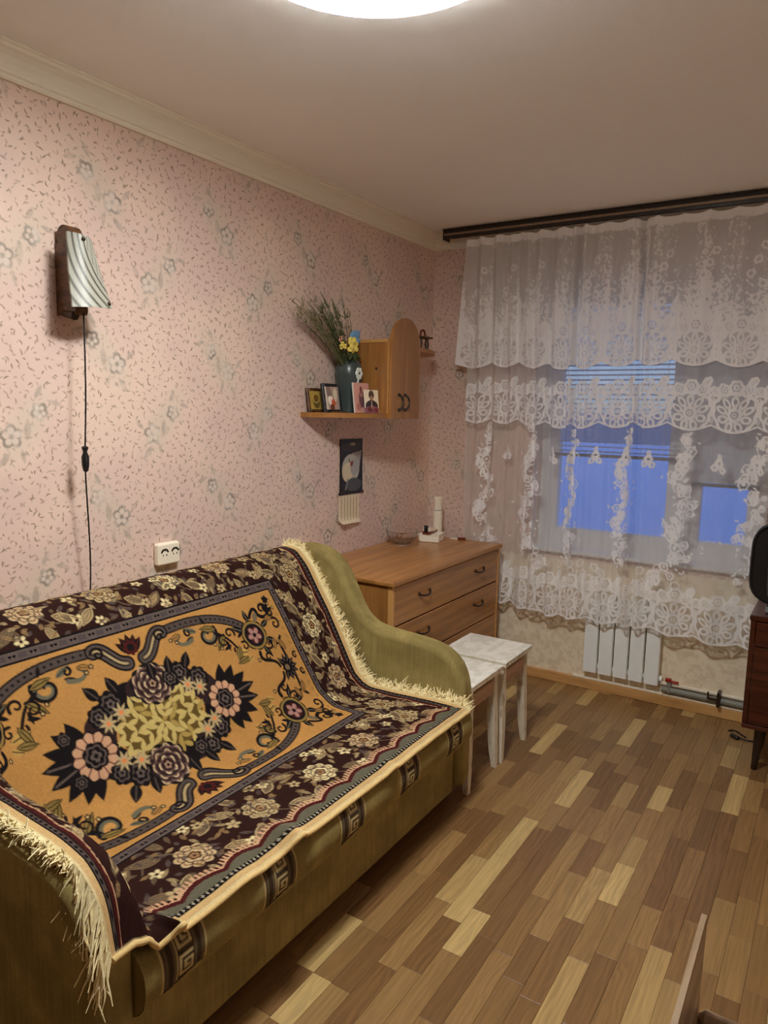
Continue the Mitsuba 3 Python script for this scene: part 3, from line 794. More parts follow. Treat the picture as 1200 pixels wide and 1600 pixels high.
def orn2(m, sx, sy):
    st = lambda pts, w0, w1, c, op=1.0: cv.stroke([m(*p) for p in pts], w0, w1, c, op)
    fx = lambda a: math.atan2(sy * math.sin(a), sx * math.cos(a))
    TD, TO = S(150, 108, 58), S(122, 100, 52)
    for p, a, L_, W_ in (((0.335, 0.215), 2.9, 0.07, 0.026), ((0.36, 0.19), 3.9, 0.075, 0.026), ((0.40, 0.135), 4.3, 0.07, 0.024), ((0.42, 0.085), 3.3, 0.06, 0.024), ((0.19, 0.235), 3.4, 0.05, 0.020), ((0.55, 0.075), 1.2, 0.05, 0.022), ((0.60, 0.06), 1.9, 0.055, 0.022), ((0.56, 0.19), 0.2, 0.06, 0.022)):
        cv.leaf(m(*p), fx(a), L_, W_, BLACK); cv.leaf(m(p[0] + 0.003 * math.cos(a), p[1] + 0.003 * math.sin(a)), fx(a), L_ * 0.9, W_ * 0.74, TO if W_ > 0.023 else TD, BLACK)
    for c, R_, a0, tn_, hd in (((0.345, 0.165), 0.024, 1.0, 1.1, 1), ((0.425, 0.125), 0.018, 2.0, 1.0, -1), ((0.535, 0.10), 0.016, 4.0, 1.0, 1), ((0.60, 0.21), 0.016, 0.5, 1.0, -1), ((0.22, 0.232), 0.014, 2.2, 0.9, 1), ((0.63, 0.03), 0.014, 1.0, 1.0, 1)):
        st(spiral(c, R_, a0, tn_, hd), 0.0040, 0.0018, BLACK)
    for p in ((0.145, 0.225), (0.165, 0.212), (0.325, 0.145), (0.305, 0.165), (0.455, 0.06), (0.615, 0.245), (0.63, 0.225)):
        cv.petals(m(*p), 0.0085, 5, 0.3, BLACK); cv.ell(m(*p), 0.0035, color=TAN)
    for q in np.linspace(0.05, 0.95, 9):
        p = (0.64, 0.262 * q)
        if abs(p[1] - 0.0) > 0.04: cv.leaf(m(*p), fx(2.2), 0.018, 0.007, TO, op=0.8)
sym(orn2)
for s_ in (1, -1):
    cv.petals((0, s_ * 0.243), 0.026, 8, 0.2, MAROON); cv.ell((0, s_ * 0.243), 0.012, color=BLACK)
    cv.petals((s_ * 0.565, 0), 0.024, 8, 0.25, BLACK); cv.ell((s_ * 0.565, 0), 0.011, color=DUSK)
# wreath
for an in np.linspace(0, 2 * np.pi, 26, endpoint=False):
    cv.ell((0.212 * math.cos(an), 0.116 * math.sin(an)), 0.052, 0.042, 0.0, BLACK if int(an * 10) % 3 else S(40, 26, 26))
for s_ in (1, -1):
    for a in (-1.25, -0.85, -0.45, -0.1, 0.25, 0.65, 1.05, 1.4):
        ang = math.atan2(math.sin(a), s_ * math.cos(a))
        cv.leaf((s_ * 0.245 + 0.02 * math.cos(ang), 0.012 + 0.02 * math.sin(ang)), ang, 0.125 - 0.02 * abs(a), 0.044, BLACK, GREYV if abs(a) < 0.3 else None)
cv.ell((0, 0.0), 0.150, 0.092, 0.0, S(86, 66, 30)); 
r = np.random.RandomState(3)
for ring_, n_ in ((0.0, 2), (0.024, 5), (0.055, 8), (0.092, 12), (0.130, 16)):
    for q in range(n_):
        an = q * 2 * np.pi / max(n_, 1) + ring_ * 7
        c = (ring_ * math.cos(an), 0.63 * ring_ * math.sin(an))
        for da in (0.75, -0.75):
            cv.leaf(c, an + da, 0.044, 0.016, S(176, 154, 92) if r.rand() < 0.7 else S(150, 126, 66))
for c, R_ in (((-0.235, 0.012), 0.066), ((0.247, 0.012), 0.062)):
    cv.petals(c, R_ * 1.08, 12, 0.12, BLACK); cv.petals(c, R_, 12, 0.16, PINK)
    for q in range(12):
        an = q * 2 * np.pi / 12 + 0.26
        cv.stroke([(c[0] + R_ * 0.5 * math.cos(an), c[1] + R_ * 0.5 * math.sin(an)), (c[0] + R_ * 0.9 * math.cos(an), c[1] + R_ * 0.9 * math.sin(an))], 0.0022, 0.0018, S(90, 50, 44))
    cv.petals(c, R_ * 0.60, 7, 0.15, BLACK); cv.petals(c, R_ * 0.48, 6, 0.2, GREYV); cv.petals(c, R_ * 0.40, 6, 0.2, BLACK)
    cv.petals(c, R_ * 0.26, 4, 0.35, GREYV); cv.ell(c, R_ * 0.1, color=BLACK)
for s_ in (1, -1):
    c = (0.045 * -s_ if s_ > 0 else 0.02, s_ * 0.118)
    cv.petals(c, 0.078, 11, 0.10, BLACK, sq=0.85)
    rr_ = np.random.RandomState(5 + s_)
    for rad, nn, sz in ((0.056, 9, 0.024), (0.038, 7, 0.021), (0.020, 5, 0.017)):
        for q in range(nn):
            an = q * 2 * np.pi / nn + rad * 40
            p = (c[0] + rad * math.cos(an), c[1] + 0.82 * rad * math.sin(an))
            cv.ell(p, sz * 0.62, sz, an, S(30, 20, 22)); cv.ell(p, sz * 0.50, sz * 0.86, an, S(104, 80, 70))
            p2 = (p[0] - 0.006 * math.cos(an), p[1] - 0.005 * math.sin(an))
            cv.ell(p2, sz * 0.44, sz * 0.76, an, S(44, 28, 28))
            arc_ = [(p[0] + 0.50 * sz * math.cos(an + d_) * 0.9, p[1] + 0.62 * sz * math.sin(an + d_)) for d_ in np.linspace(-0.9, 0.9, 7)]
            cv.stroke(arc_, 0.0024, 0.0018, S(176, 150, 116) if rad > 0.03 else S(190, 166, 130), 0.85)
    cv.petals(c, 0.012, 5, 0.3, S(150, 120, 96)); cv.ell(c, 0.005, color=BLACK)
    for x, y, R_ in ((-0.135, 0.105, 0.036), (0.125, 0.120, 0.034), (-0.185, 0.082, 0.030), (0.185, 0.085, 0.034), (0.085, 0.115, 0.026), (-0.30, 0.06, 0.020)):
        c2 = (x, s_ * y)
        cv.petals(c2, R_ * 1.15, 8, 0.15, BLACK); cv.petals(c2, R_ * 0.85, 6, 0.25, GREYV * 0.8); cv.petals(c2, R_ * 0.65, 6, 0.2, BLACK); cv.petals(c2, R_ * 0.4, 5, 0.3, GREYV); cv.ell(c2, R_ * 0.15, color=BLACK)
    for x, y in ((-0.115, 0.072), (0.135, 0.075), (0.175, 0.055), (-0.165, 0.055)):
        c2 = (x, s_ * y)
        for q in range(8):
            an = q * 2 * np.pi / 8
            cv.leaf(c2, an, 0.030, 0.009, BEIGE)
        cv.ell(c2, 0.007, color=S(200, 120, 70))
    for x, a in ((0.09, 1.3), (-0.10, 1.9), (-0.16, 2.2), (0.15, 1.0), (0.03, 1.5)):
        cv.leaf((x, s_ * 0.125), s_ * a, 0.062, 0.034, BLACK, GREYV * 0.6)
# woven grain
cv.C *= (0.9 + 0.2 * rng.rand(nS, nT))[..., None]
throw = 'sofa_throw'
lab(throw, 'plush throw with dark flowers on gold, maroon border and cream fringe, spread over the sofa', 'blanket')
obj(throw + '__cloth', grid_mesh(P), 'cloth_print', smooth=True, color=cv.flat())
ed = P[:, -1, :]; ed = ed[::3]
obj(throw + '__hem', tube(ed + [0.001, 0, -0.001], 0.0065, 7), 'thread_tan', smooth=True)
top = P[:, 0, :][::4]
obj(throw + '__hem', tube(top, 0.005, 6), 'thread_tan', smooth=True)
def fringe(edge_pts, direction, n, length, seed, droop):
    r = np.random.RandomState(seed); ms = []
    for i in range(n):
        f_ = (i + r.rand()) / n * (len(edge_pts) - 1); a = int(f_); b = min(a + 1, len(edge_pts) - 1)
        p0 = edge_pts[a] * (1 - f_ + a) + edge_pts[b] * (f_ - a)
        d = direction(p0, r); L_ = length(p0, r)
        k_ = np.linspace(0, 1, 5)
        side = r.normal(size=3) * 0.012
        pts = p0 + np.outer(k_, d) * L_ + np.outer(np.sin(k_ * 3.0 + r.rand() * 3) * k_, side) + np.outer(k_ ** 2, droop(p0, r))
        ms.append(tube(pts, [0.0022, 0.0024, 0.0022, 0.0018, 0.0010], 4, False))
    return cat_(ms)
far_edge = P[-1, int(0.08 / STEP):, :]
k = obj(throw + '__fringe', fringe(far_edge, lambda p, r: np.array([0.25 * r.normal(), 0.55, 0.45 + 0.3 * r.rand()]), 900, lambda p, r: 0.028 + 0.018 * r.rand(), 1, lambda p, r: np.array([0.006 * r.normal(), -0.004, -0.004])), 'thread_cream')
lab(k, 'cream fringe along the far end', kind='stuff')
near_edge = P[0, int(0.05 / STEP):, :]
k = obj(throw + '__fringe', fringe(near_edge, lambda p, r: np.array([0.12 * r.normal(), -0.40, 0.15 * r.rand() - (0.0 if p[0] < 0.93 else 0.9)]), 1400, lambda p, r: 0.036 + 0.022 * r.rand() + (0.035 if p[0] > 0.95 else 0), 2, lambda p, r: np.array([0.008 * r.normal(), 0.0, -0.010 - (0.02 if p[0] > 0.93 else 0.0) * r.rand()])), 'thread_cream')
lab(k, 'cream fringe draped over the near armrest', kind='stuff')

# ------------------------------------------------------------------ chest of drawers
CX, CY0, CY1, CZ = 0.535, 2.60, 3.735, 0.768
ch = 'chest_of_drawers'
lab(ch, 'honey brown wooden chest of drawers between the sofa and the window', 'chest of drawers')
obj(ch + '__side_panel', box(0.022, CX - 0.02, CY0, CY0 + 0.018, 0.0, CZ - 0.024, 0.001), 'wood_oak_upright')
obj(ch + '__side_panel', box(0.022, CX - 0.02, CY1 - 0.018, CY1, 0.0, CZ - 0.024, 0.001), 'wood_oak_upright')
for y in (CY0, CY1 - 0.018):
    k = obj(ch + '__edge_strip', box(CX - 0.02, CX + 0.002, y, y + 0.018, 0.0, CZ - 0.024, 0.001), 'edge_pale')
obj(ch + '__top', box(0.004, CX + 0.016, CY0 - 0.014, CY1 + 0.012, CZ - 0.024, CZ, 0.006), 'wood_oak_along')
obj(ch + '__back_panel', box(0.022, 0.028, CY0 + 0.018, CY1 - 0.018, 0.02, CZ - 0.024), 'wood_oak_along')
obj(ch + '__plinth', box(0.05, CX - 0.03, CY0 + 0.018, CY1 - 0.018, 0.0, 0.05), 'wood_oak_along')
def handle(y, z, x, along='y', L_=0.05):
    k_ = np.linspace(0, math.pi, 13)
    if along == 'y':
        pts = np.stack([x + 0.020 * np.sin(k_), y - L_ * np.cos(k_), z - 0.012 * np.sin(k_)], 1)
    else:
        pts = np.stack([x + 0.020 * np.sin(k_), y + 0.012 * np.sin(k_), z - L_ * np.cos(k_)], 1)
    m = [tube(pts, 0.0045, 8)]
    for e in (pts[0], pts[-1]):
        m.append(trimesh.creation.icosphere(2, 0.008)); m[-1].apply_translation(e + [0.002, 0, 0])
    return cat_(m)
dz = [(0.562, 0.738), (0.376, 0.556), (0.055, 0.370)]
for z0, z1 in dz:
    d = obj(ch + '__drawer', box(0.06, CX, CY0 + 0.021, CY1 - 0.021, z0, z1, 0.0025), 'wood_oak_along')
    zh = z1 - 0.070 if z0 > 0.3 else z1 - 0.1
    for y in (CY0 + 0.285, CY1 - 0.255):
        obj(d + '__handle', handle(y, zh, CX), 'bronze_dark', smooth=True)

# ------------------------------------------------------------------ stools
def stool(name, x0, y0, z, label, sx=0.31, sy=0.30):
    lab(name, label, 'stool', 'white topped stools')
    x1, y1 = x0 + sx, y0 + sy
    obj(name + '__top', box(x0, x1, y0, y1, z - 0.007, z, 0.002), 'laminate_marble')
    obj(name + '__board', box(x0 + 0.001, x1 - 0.001, y0 + 0.001, y1 - 0.001, z - 0.022, z - 0.007, 0.001), 'paint_leg')
    i, a = 0.022, 0.055
    zt, zb = z - 0.022 - 0.035, z - 0.022 - 0.035 - a
    obj(name + '__apron', box(x1 - i - 0.016, x1 - i, y0 + 0.03, y1 - 0.03, zb, zt, 0.001), 'wood_apron')
    obj(name + '__apron', box(x0 + i, x0 + i + 0.016, y0 + 0.03, y1 - 0.03, zb, zt, 0.001), 'wood_apron')
    obj(name + '__apron', box(x0 + 0.03, x1 - 0.03, y0 + i, y0 + i + 0.016, zb, zt, 0.001), 'wood_apron')
    obj(name + '__apron', box(x0 + 0.03, x1 - 0.03, y1 - i - 0.016, y1 - i, zb, zt, 0.001), 'wood_apron')
    for sx_, xx in ((-1, x0 + 0.032), (1, x1 - 0.032)):
        for sy_, yy_ in ((-1, y0 + 0.032), (1, y1 - 0.032)):
            rings = []
            for zz, hw, sp_ in ((z - 0.0225, 0.015, 0), (zb - 0.02, 0.017, 0), (0.20, 0.0175, 0.004), (0.08, 0.015, 0.010), (0.0, 0.0105, 0.016)):
                cx, cy = xx + sx_ * sp_, yy_ + sy_ * sp_
                rings.append([(cx - hw, cy - hw, zz), (cx + hw, cy - hw, zz), (cx + hw, cy + hw, zz), (cx - hw, cy + hw, zz)])
            m = loft(rings[::-1]); obj(name + '__leg', m, 'paint_leg')
stool('stool', 0.688, 2.775, 0.452, 'white topped stool standing next to the radiator, farther of the two stools')
stool('stool_001', 0.684, 2.458, 0.447, 'white topped stool half hidden behind the far arm of the sofa')

# ------------------------------------------------------------------ radiator and pipes
rad = 'radiator'
lab(rad, 'white five section radiator under the curtain, below the window', 'radiator')
RX0, RZ0, RZ1, RY = 1.012, 0.112, 0.530, 3.812
for i in range(5):
    x0 = RX0 + i * 0.080
    pts = [(x0 + 0.003, RY + 0.012), (x0 + 0.006, RY), (x0 + 0.074, RY), (x0 + 0.077, RY + 0.012), (x0 + 0.077, RY + 0.018), (x0 + 0.05, RY + 0.02), (x0 + 0.05, RY + 0.055), (x0 + 0.03, RY + 0.055), (x0 + 0.03, RY + 0.02), (x0 + 0.003, RY + 0.018)]
    m = extrude_poly(pts, 'xy', RZ0, RZ1)
    cap = box(x0 + 0.004, x0 + 0.076, RY, RY + 0.05, RZ1 - 0.004, RZ1 + 0.012, 0.006)
    obj(rad + '__section', cat_([m, cap]), 'metal_white')
for z in (RZ0 + 0.03, RZ1 - 0.04):
    obj(rad + '__manifold', tube([(RX0 + 0.01, RY + 0.036, z), (RX0 + 0.41, RY + 0.036, z)], 0.016, 14), 'metal_white', smooth=40)
pipe = 'heating_pipe'
lab(pipe, 'grey heating pipe running along the skirting right of the radiator', 'pipe')
obj(pipe + '__tube', tube([(RX0 + 0.412, RY + 0.03, 0.092), (1.9, RY + 0.03, 0.092), (W - 0.03, RY + 0.03, 0.092)], 0.016, 14), 'metal_grey', smooth=40)
obj(pipe + '__tube', tube([(RX0 + 0.40, RY + 0.045, 0.118), (W - 0.03, RY + 0.045, 0.118)], 0.010, 12), 'plaster_white', smooth=40)
obj(pipe + '__valve', cat_([tube([(1.46, RY + 0.03, 0.092), (1.46, RY + 0.03, 0.135)], 0.012, 10), box(1.452, 1.468, RY + 0.012, RY + 0.048, 0.08, 0.105, 0.003)]), 'metal_grey')
k = obj(pipe + '__valve_handle', cat_([box(1.440, 1.505, RY + 0.020, RY + 0.036, 0.135, 0.145, 0.003), box(1.440, 1.468, RY + 0.018, RY + 0.038, 0.137, 0.155, 0.003)]), 'red_paint')
lab(k, 'red valve handle')
obj(pipe + '__bracket', cat_([box(1.690, 1.704, RY - 0.004, RY + 0.05, 0.066, 0.142, 0.002), box(1.645, 1.70, RY + 0.0, RY + 0.01, 0.10, 0.108), box(1.645, 1.652, RY, RY + 0.01, 0.10, 0.135)]), 'bronze_dark')

# ------------------------------------------------------------------ curtain rail and lace curtain
rail = 'curtain_rail'
lab(rail, 'dark glossy curtain rail on the ceiling above the lace curtain', 'curtain rail')
RYF = 3.755
obj(rail + '__track', box(0.118, W - 0.06, RYF + 0.008, RYF + 0.075, 2.462, 2.497, 0.002), 'rail_dark')
obj(rail + '__fascia', extrude_poly([(RYF + 0.008, 2.440), (RYF + 0.001, 2.443), (RYF, 2.462), (RYF + 0.001, 2.486), (RYF + 0.008, 2.490)], 'yz', 0.115, W - 0.055), 'rail_dark', smooth=40)
k = obj(rail + '__stripe', box(0.1155, W - 0.055, RYF - 0.0012, RYF + 0.004, 2.459, 2.471, 0.001), 'rail_silver')
lab(k, 'pale stripe along the rail')
obj(rail + '__end_cap', box(0.111, 0.117, RYF - 0.002, RYF + 0.076, 2.438, 2.497, 0.001), 'rail_dark')

cur = 'lace_curtain'
lab(cur, 'three tiered white lace curtain hanging in front of the window', 'curtain')
CYB = 3.772
def fold_y(x, z):
    """Depth of the folds; deep ones where the panels meet."""
    v = np.clip((2.43 - z) / 2.0, 0, 1)
    left = 1 / (1 + np.exp((x - 0.93) / 0.03)); mid = 1 / (1 + np.exp((x - 1.25) / 0.03)) * (1 - left); right = 1 - left - mid
    ph = x + 0.02 * np.sin(z * 1.7 + x * 5)
    a = left * (0.014 * np.sin(ph * 2 * np.pi / 0.093) + 0.006 * np.sin(ph * 2 * np.pi / 0.051 + 1)) + mid * (0.010 * np.sin(ph * 2 * np.pi / 0.115) + 0.004 * np.sin(ph * 2 * np.pi / 0.06)) \
        + right * (0.010 * np.sin(ph * 2 * np.pi / 0.19 + 0.8) + 0.004 * np.sin(ph * 2 * np.pi / 0.083))
    y = a * (0.75 + 0.45 * v)
    for x0, dx in ((0.893, 0.02), (1.203, 0.062)):
        xc = x0 + dx * v
        q = (x - xc) / 0.012
        y = y + 0.030 * np.exp(-q * q) - 0.020 * np.exp(-((x - xc + 0.028) / 0.014) ** 2) - 0.014 * np.exp(-((x - xc - 0.026) / 0.014) ** 2)
    return y
xs = np.arange(0.262, 2.10, 0.0034)
yc = fold_y(xs, 1.5)
wc = np.r_[0, np.cumsum(np.hypot(np.diff(xs), np.diff(yc)))]
PER = 0.205
def lace_layer(key, net, z_top, z_hem, off, x0, x1, paint, slope=0.0, scal=0.022, flare=0.0, gather=True):
    sel = (xs >= x0) & (xs <= x1)
    X, Wc = xs[sel], wc[sel]
    hem = z_hem + slope * (X - 0.9) + scal * (0.5 - np.abs(np.sin(np.pi * Wc / PER))) + 0.008 * np.sin(Wc * 6)
    topz = z_top - (0.012 * np.abs(np.sin(np.pi * X / 0.115)) ** 0.7 if gather else 0) + 0 * X
    nz_ = int((z_top - z_hem) / 0.0036)
    v = np.linspace(0, 1, nz_)
    Z = topz[:, None] * (1 - v) + hem[:, None] * v
    XX = np.repeat(X[:, None], nz_, 1)
    fl = -flare * v[None, :] * np.exp(-((X[:, None] - x0) / 0.06) ** 2)
    pinch = 1 + 0 * v
    Yc = CYB + off + fold_y(XX, Z)
    Yc = Yc - 0.034 * np.clip((0.95 - Z) / 0.35, 0, 1) * np.clip((XX - 0.60) / 0.10, 0, 1) * (1 - np.clip((XX - 1.76) / 0.08, 0, 1))
    P = np.stack([XX + fl, Yc, Z], -1)
    # opacity of the net: painted in cloth coordinates (along the cloth, height above the hem)
    hgt = (z_top - z_hem) * (1 - v)
    cvs = Canvas(Wc, hgt[::-1], np.array([0.4]))
    paint(cvs, Wc, hgt[::-1])
    al = cvs.C[:, ::-1, 0]
    gm = grid_mesh(P)
    fa_ = al.ravel()[gm.faces].mean(1)
    thread = fa_ > 0.66
    def part(sel_):
        m = trimesh.Trimesh(gm.vertices, gm.faces[sel_], process=False); m.remove_unreferenced_vertices(); return m
    k = obj(cur + '__' + key, part(~thread), net, smooth=True)
    obj(k + '__lace_pattern', part(thread), 'lace_thread', smooth=True)
def lace_border(cv_, Wc, base, up_row=True, scale=1.0, hi=0.92):
    s = scale
    n0, n1 = int(Wc[0] / PER) - 1, int(Wc[-1] / PER) + 2
    for i in range(n0, n1):
        w = (i + 0.5) * PER; c = (w, 0.078 * s)
        cv_.petals(c, 0.098 * s, 11, 0.07, [0.60])
        cv_.petals(c, 0.094 * s, 11, 0.08, [hi], ring=0.007)
        for q in range(9):
            an = q * 2 * np.pi / 9 + 0.17
            p = (c[0] + 0.056 * s * math.cos(an), c[1] + 0.056 * s * math.sin(an))
            cv_.ell(p, 0.023 * s, 0.0145 * s, an, [hi]); cv_.ell(p, 0.013 * s, 0.0075 * s, an, [0.38])
        cv_.petals(c, 0.031 * s, 8, 0.15, [hi]); cv_.ell(c, 0.017 * s, color=[0.40]); cv_.ell(c, 0.010 * s, color=[hi]); cv_.ell(c, 0.005 * s, color=[0.4])
        # between the scallops
        c2 = (w + PER / 2, 0.075 * s)
        for dy in (-0.05, -0.02, 0.012, 0.042):
            cv_.ell((c2[0], c2[1] + dy * s), 0.008, 0.012, 0, [hi]); cv_.ell((c2[0], c2[1] + dy * s), 0.0035, 0.006, 0, [0.4])
        if up_row:
            for dx, dy, R_ in ((-0.055, 0.175, 0.026), (0.0, 0.195, 0.030), (0.055, 0.175, 0.026), (PER / 2, 0.155, 0.022), (PER / 2 - 0.03, 0.205, 0.02)):
                p = (w + dx, dy * s)
                cv_.petals(p, R_, 6, 0.15, [0.62]); cv_.petals(p, R_, 6, 0.15, [hi], ring=0.005); cv_.ell(p, R_ * 0.4, color=[hi]); cv_.ell(p, R_ * 0.2, color=[0.4])
    cv_.C[:, cv_.b < 0.010] = 0.95
def net(cv_, base, amp, seed, sc=16):
    g = np.stack(np.meshgrid(cv_.a * sc, cv_.b * 1.5, [seed], indexing='ij'), -1)[:, :, 0]
    cv_.C[..., 0] = base + amp * (meshkit.fbm(g, 2, 2) - 0.5)
def paint_top(cv_, Wc, hh):
    net(cv_, 0.57, 0.32, 1.0, 26)
    fade = np.clip((0.50 - cv_.b) / 0.30, 0, 1)[None, :]
    fine = meshkit.noise(np.stack(np.meshgrid(cv_.a * 150, cv_.b * 150, [3.0], indexing='ij'), -1)[:, :, 0]) - 0.5
    cv_.C[..., 0] += 0.20 * fade + 0.34 * fine
    r = np.random.RandomState(4)
    lace_border(cv_, Wc, 0.5, True, 0.98, 0.95)
    cv_.C[..., 0] = np.maximum(cv_.C[..., 0], 0.56)
    for i in range(int(Wc[-1] / 0.21) + 1):
        for k_ in range(5):
            p = (0.11 + i * 0.21 + 0.03 * math.sin(k_ * 2.1), 0.30 + 0.055 * k_)
            cv_.petals(p, 0.022, 6, 0.25, [0.80], op=0.6); cv_.ell(p, 0.008, color=[0.5])
    cv_.C[:, cv_.b > 0.655] = 0.75
def paint_mid(cv_, Wc, hh):
    net(cv_, 0.30, 0.15, 2.0)
    lace_border(cv_, Wc, 0.4, True, 1.08, 0.93)
def paint_long(cv_, Wc, hh):
    net(cv_, 0.345, 0.20, 3.0)
    lace_border(cv_, Wc, 0.4, True, 1.1, 0.90)
    g = np.clip((0.30 - cv_.b) / 0.06, 0, 1)[None, :]
    cv_.C[..., 0] = np.maximum(cv_.C[..., 0], 0.46 * g)
    r = np.random.RandomState(8)
    x0 = Wc[0]
    for gx in np.arange(x0 + 0.16, Wc[-1], 0.335):          # climbing garlands
        for k_ in range(20):
            h_ = 0.33 + k_ * 0.034
            wd_ = 0.060 * (1 - 0.03 * k_)
            for _ in range(2):
                p = (gx + 0.03 * math.sin(k_ * 0.8) + wd_ * (r.rand() - .5) * 1.6, h_ + 0.016 * r.normal())
                R_ = 0.012 + 0.014 * r.rand()
                cv_.petals(p, R_, 6, 0.25, [0.9], ring=0.0040); cv_.ell(p, R_ * 0.35, color=[0.9])
            for _ in range(5):
                cv_.leaf((gx + 0.03 * math.sin(k_ * 0.8) + wd_ * r.normal() * 0.8, h_ + 0.02 * r.normal()), r.rand() * 6.28, 0.026, 0.010, [0.85])
    for gx in np.arange(x0 + 0.325, Wc[-1], 0.168):         # single sprigs
        p = (gx, 0.865)
        for dx, dy, R_ in ((0, 0, 0.024), (0.018, -0.028, 0.02), (-0.02, -0.025, 0.02), (0, 0.032, 0.014)):
            cv_.petals((p[0] + dx, p[1] + dy), R_, 6, 0.25, [0.84]); cv_.ell((p[0] + dx, p[1] + dy), R_ * 0.3, color=[0.5])
    # flower patches low down near the border
    for i in range(int(Wc[-1] / 0.4)):
        for _ in range(12):
            p = (Wc[0] + 0.2 + i * 0.4 + 0.05 * r.normal(), 0.27 + 0.03 * r.normal())
            cv_.petals(p, 0.02, 5, 0.25, [0.84], ring=0.004)
lace_layer('long_layer', 'net_thin', 2.432, 0.418, 0.012, 0.282, 1.84, paint_long, slope=-0.008)
lace_layer('middle_tier', 'net_thin', 2.434, 1.437, 0.004, 0.278, 2.06, paint_mid, scal=0.03)
lace_layer('top_tier', 'net_dense', 2.436, 1.742, -0.010, 0.262, 2.06, paint_top, scal=0.03, flare=0.05)

# ------------------------------------------------------------------ blinds behind the curtain
def slat_mesh(x0, x1, z, tilt, y):
    w, n = 0.0125, 5
    k_ = np.linspace(-1, 1, n)
    bow = 0.0022 * (1 - k_ ** 2)
    py = y + w * k_ * math.cos(tilt) - bow * math.sin(tilt); pz = z + w * k_ * math.sin(tilt) + bow * math.cos(tilt)
    V = [(x0, a, b) for a, b in zip(py, pz)] + [(x1, a, b) for a, b in zip(py, pz)]
    F = []
    for i in range(n - 1): F += [[i, i + 1, n + i + 1], [i, n + i + 1, n + i]]
    return trimesh.Trimesh(V, F, process=False)
def blind(name, x0, x1, z_bot, tilt, label, pitch):
    lab(name, label, 'blind')
    y = YF - 0.022
    ztop = WZ1 - 0.075
    obj(name + '__head_rail', box(x0, x1, y - 0.014, y + 0.014, ztop, ztop + 0.03, 0.002), 'blind_slat')
    obj(name + '__bottom_rail', box(x0, x1, y - 0.012, y + 0.012, z_bot - 0.006, z_bot + 0.010, 0.002), 'blind_rail')
    z = z_bot + 0.024
    while z < ztop - 0.01:
        obj(name + '__slat', slat_mesh(x0, x1, z, tilt, y), 'blind_slat', smooth=True)
        z += pitch
    for x in (x0 + 0.08, x1 - 0.08):
        obj(name + '__ladder_cord', tube([(x, y - 0.013, z_bot), (x, y - 0.013, ztop)], 0.0010, 5), 'blind_slat')
blind('window_blind', 0.725, 1.405, 1.268, -0.30, 'raised venetian blind with open slats in the left part of the window', 0.0255)
blind('window_blind_001', 1.475, 1.785, 1.150, -1.25, 'closed grey venetian blind, lower of the two, in the right part of the window', 0.0215)

# ------------------------------------------------------------------ wall sconce with pull cord
sc = 'wall_sconce'
lab(sc, 'wall lamp with a grey draped glass shade on a carved brown bracket', 'wall lamp')
ym = 1.455
rid = []
zz = np.linspace(1.770, 1.985, 60)
prof_ = 0.088 + 0.006 * np.abs(np.sin((zz - 1.77) / 0.215 * np.pi * 7)) - 0.02 * ((zz - 1.88) / 0.11) ** 2 * 0
pts = [(0.0, zz[0])] + [(float(a), float(b)) for a, b in zip(prof_, zz)] + [(0.0, zz[-1])]
rid = extrude_poly(pts, 'xz', ym - 0.022, ym + 0.022)
obj(sc + '__bracket', rid, 'wood_bracket')
k = obj(sc + '__knob', tube([(0.045, ym - 0.022, 2.005), (0.045, ym + 0.024, 2.005)], 0.032, 20), 'wood_bracket', smooth=40)
lab(k, 'rounded wooden top of the bracket')
obj(sc + '__knob', tube([(0.03, ym - 0.018, 1.775), (0.085, ym - 0.018, 1.765)], [0.010, 0.014], 12), 'bronze_dark', smooth=40)
# shade: a bowed glass plate, narrow at the top and flared at the foot
nu, nv = 25, 33
u, v = np.meshgrid(np.linspace(0, 1, nu), np.linspace(0, 1, nv), indexing='ij')
yw0 = -0.048 - 0.012 * (1 - v) ; yw1 = 0.040 + 0.045 * (1 - v)
Yv = ym - 0.005 + yw0 + (yw1 - yw0) * u
Zv = 1.783 + 0.222 * v + 0.012 * u * (1 - v) - 0.012 * u * v
Xv = 0.098 + 0.036 * np.sin(np.pi * (0.12 + 0.8 * u)) + 0.030 * (1 - v) ** 1.6
Pf = np.stack([Xv, Yv, Zv], -1); Pb = Pf - [0.006, 0, 0]
gm = grid_mesh(Pf); uvs = np.stack([u.ravel(), v.ravel()], 1)
gb = grid_mesh(Pb)
ring_i = np.r_[np.arange(nv), (np.arange(1, nu)) * nv + nv - 1, (nu - 1) * nv + np.arange(nv - 2, -1, -1), np.arange(nu - 2, 0, -1) * nv]
e0 = len(gm.vertices); F = [gm.faces, gb.faces[:, ::-1] + e0]
rn = np.roll(ring_i, -1)
F += [np.stack([ring_i, ring_i + e0, rn + e0], 1), np.stack([ring_i, rn + e0, rn], 1)]
sm = trimesh.Trimesh(np.vstack([gm.vertices, gb.vertices]), np.vstack(F), process=False)
obj(sc + '__shade', sm, 'shade_glass', uv=np.vstack([uvs, uvs]))
for uu, vv in ((10, 30), (21, 2)):
    q = Pf[uu, vv]
    s_ = trimesh.creation.icosphere(2, 0.006); s_.apply_translation(q + [0.002, 0, 0]); obj(sc + '__screw', s_, 'bronze_dark')
cord = np.array([(0.090, 1.463, 1.775), (0.094, 1.459, 1.55), (0.094, 1.447, 1.345), (0.088, 1.449, 1.28), (0.072, 1.468, 1.05), (0.050, 1.482, 0.92), (0.030, 1.485, 0.80)])
k_ = np.linspace(0, 1, len(cord)); kk = np.linspace(0, 1, 40)
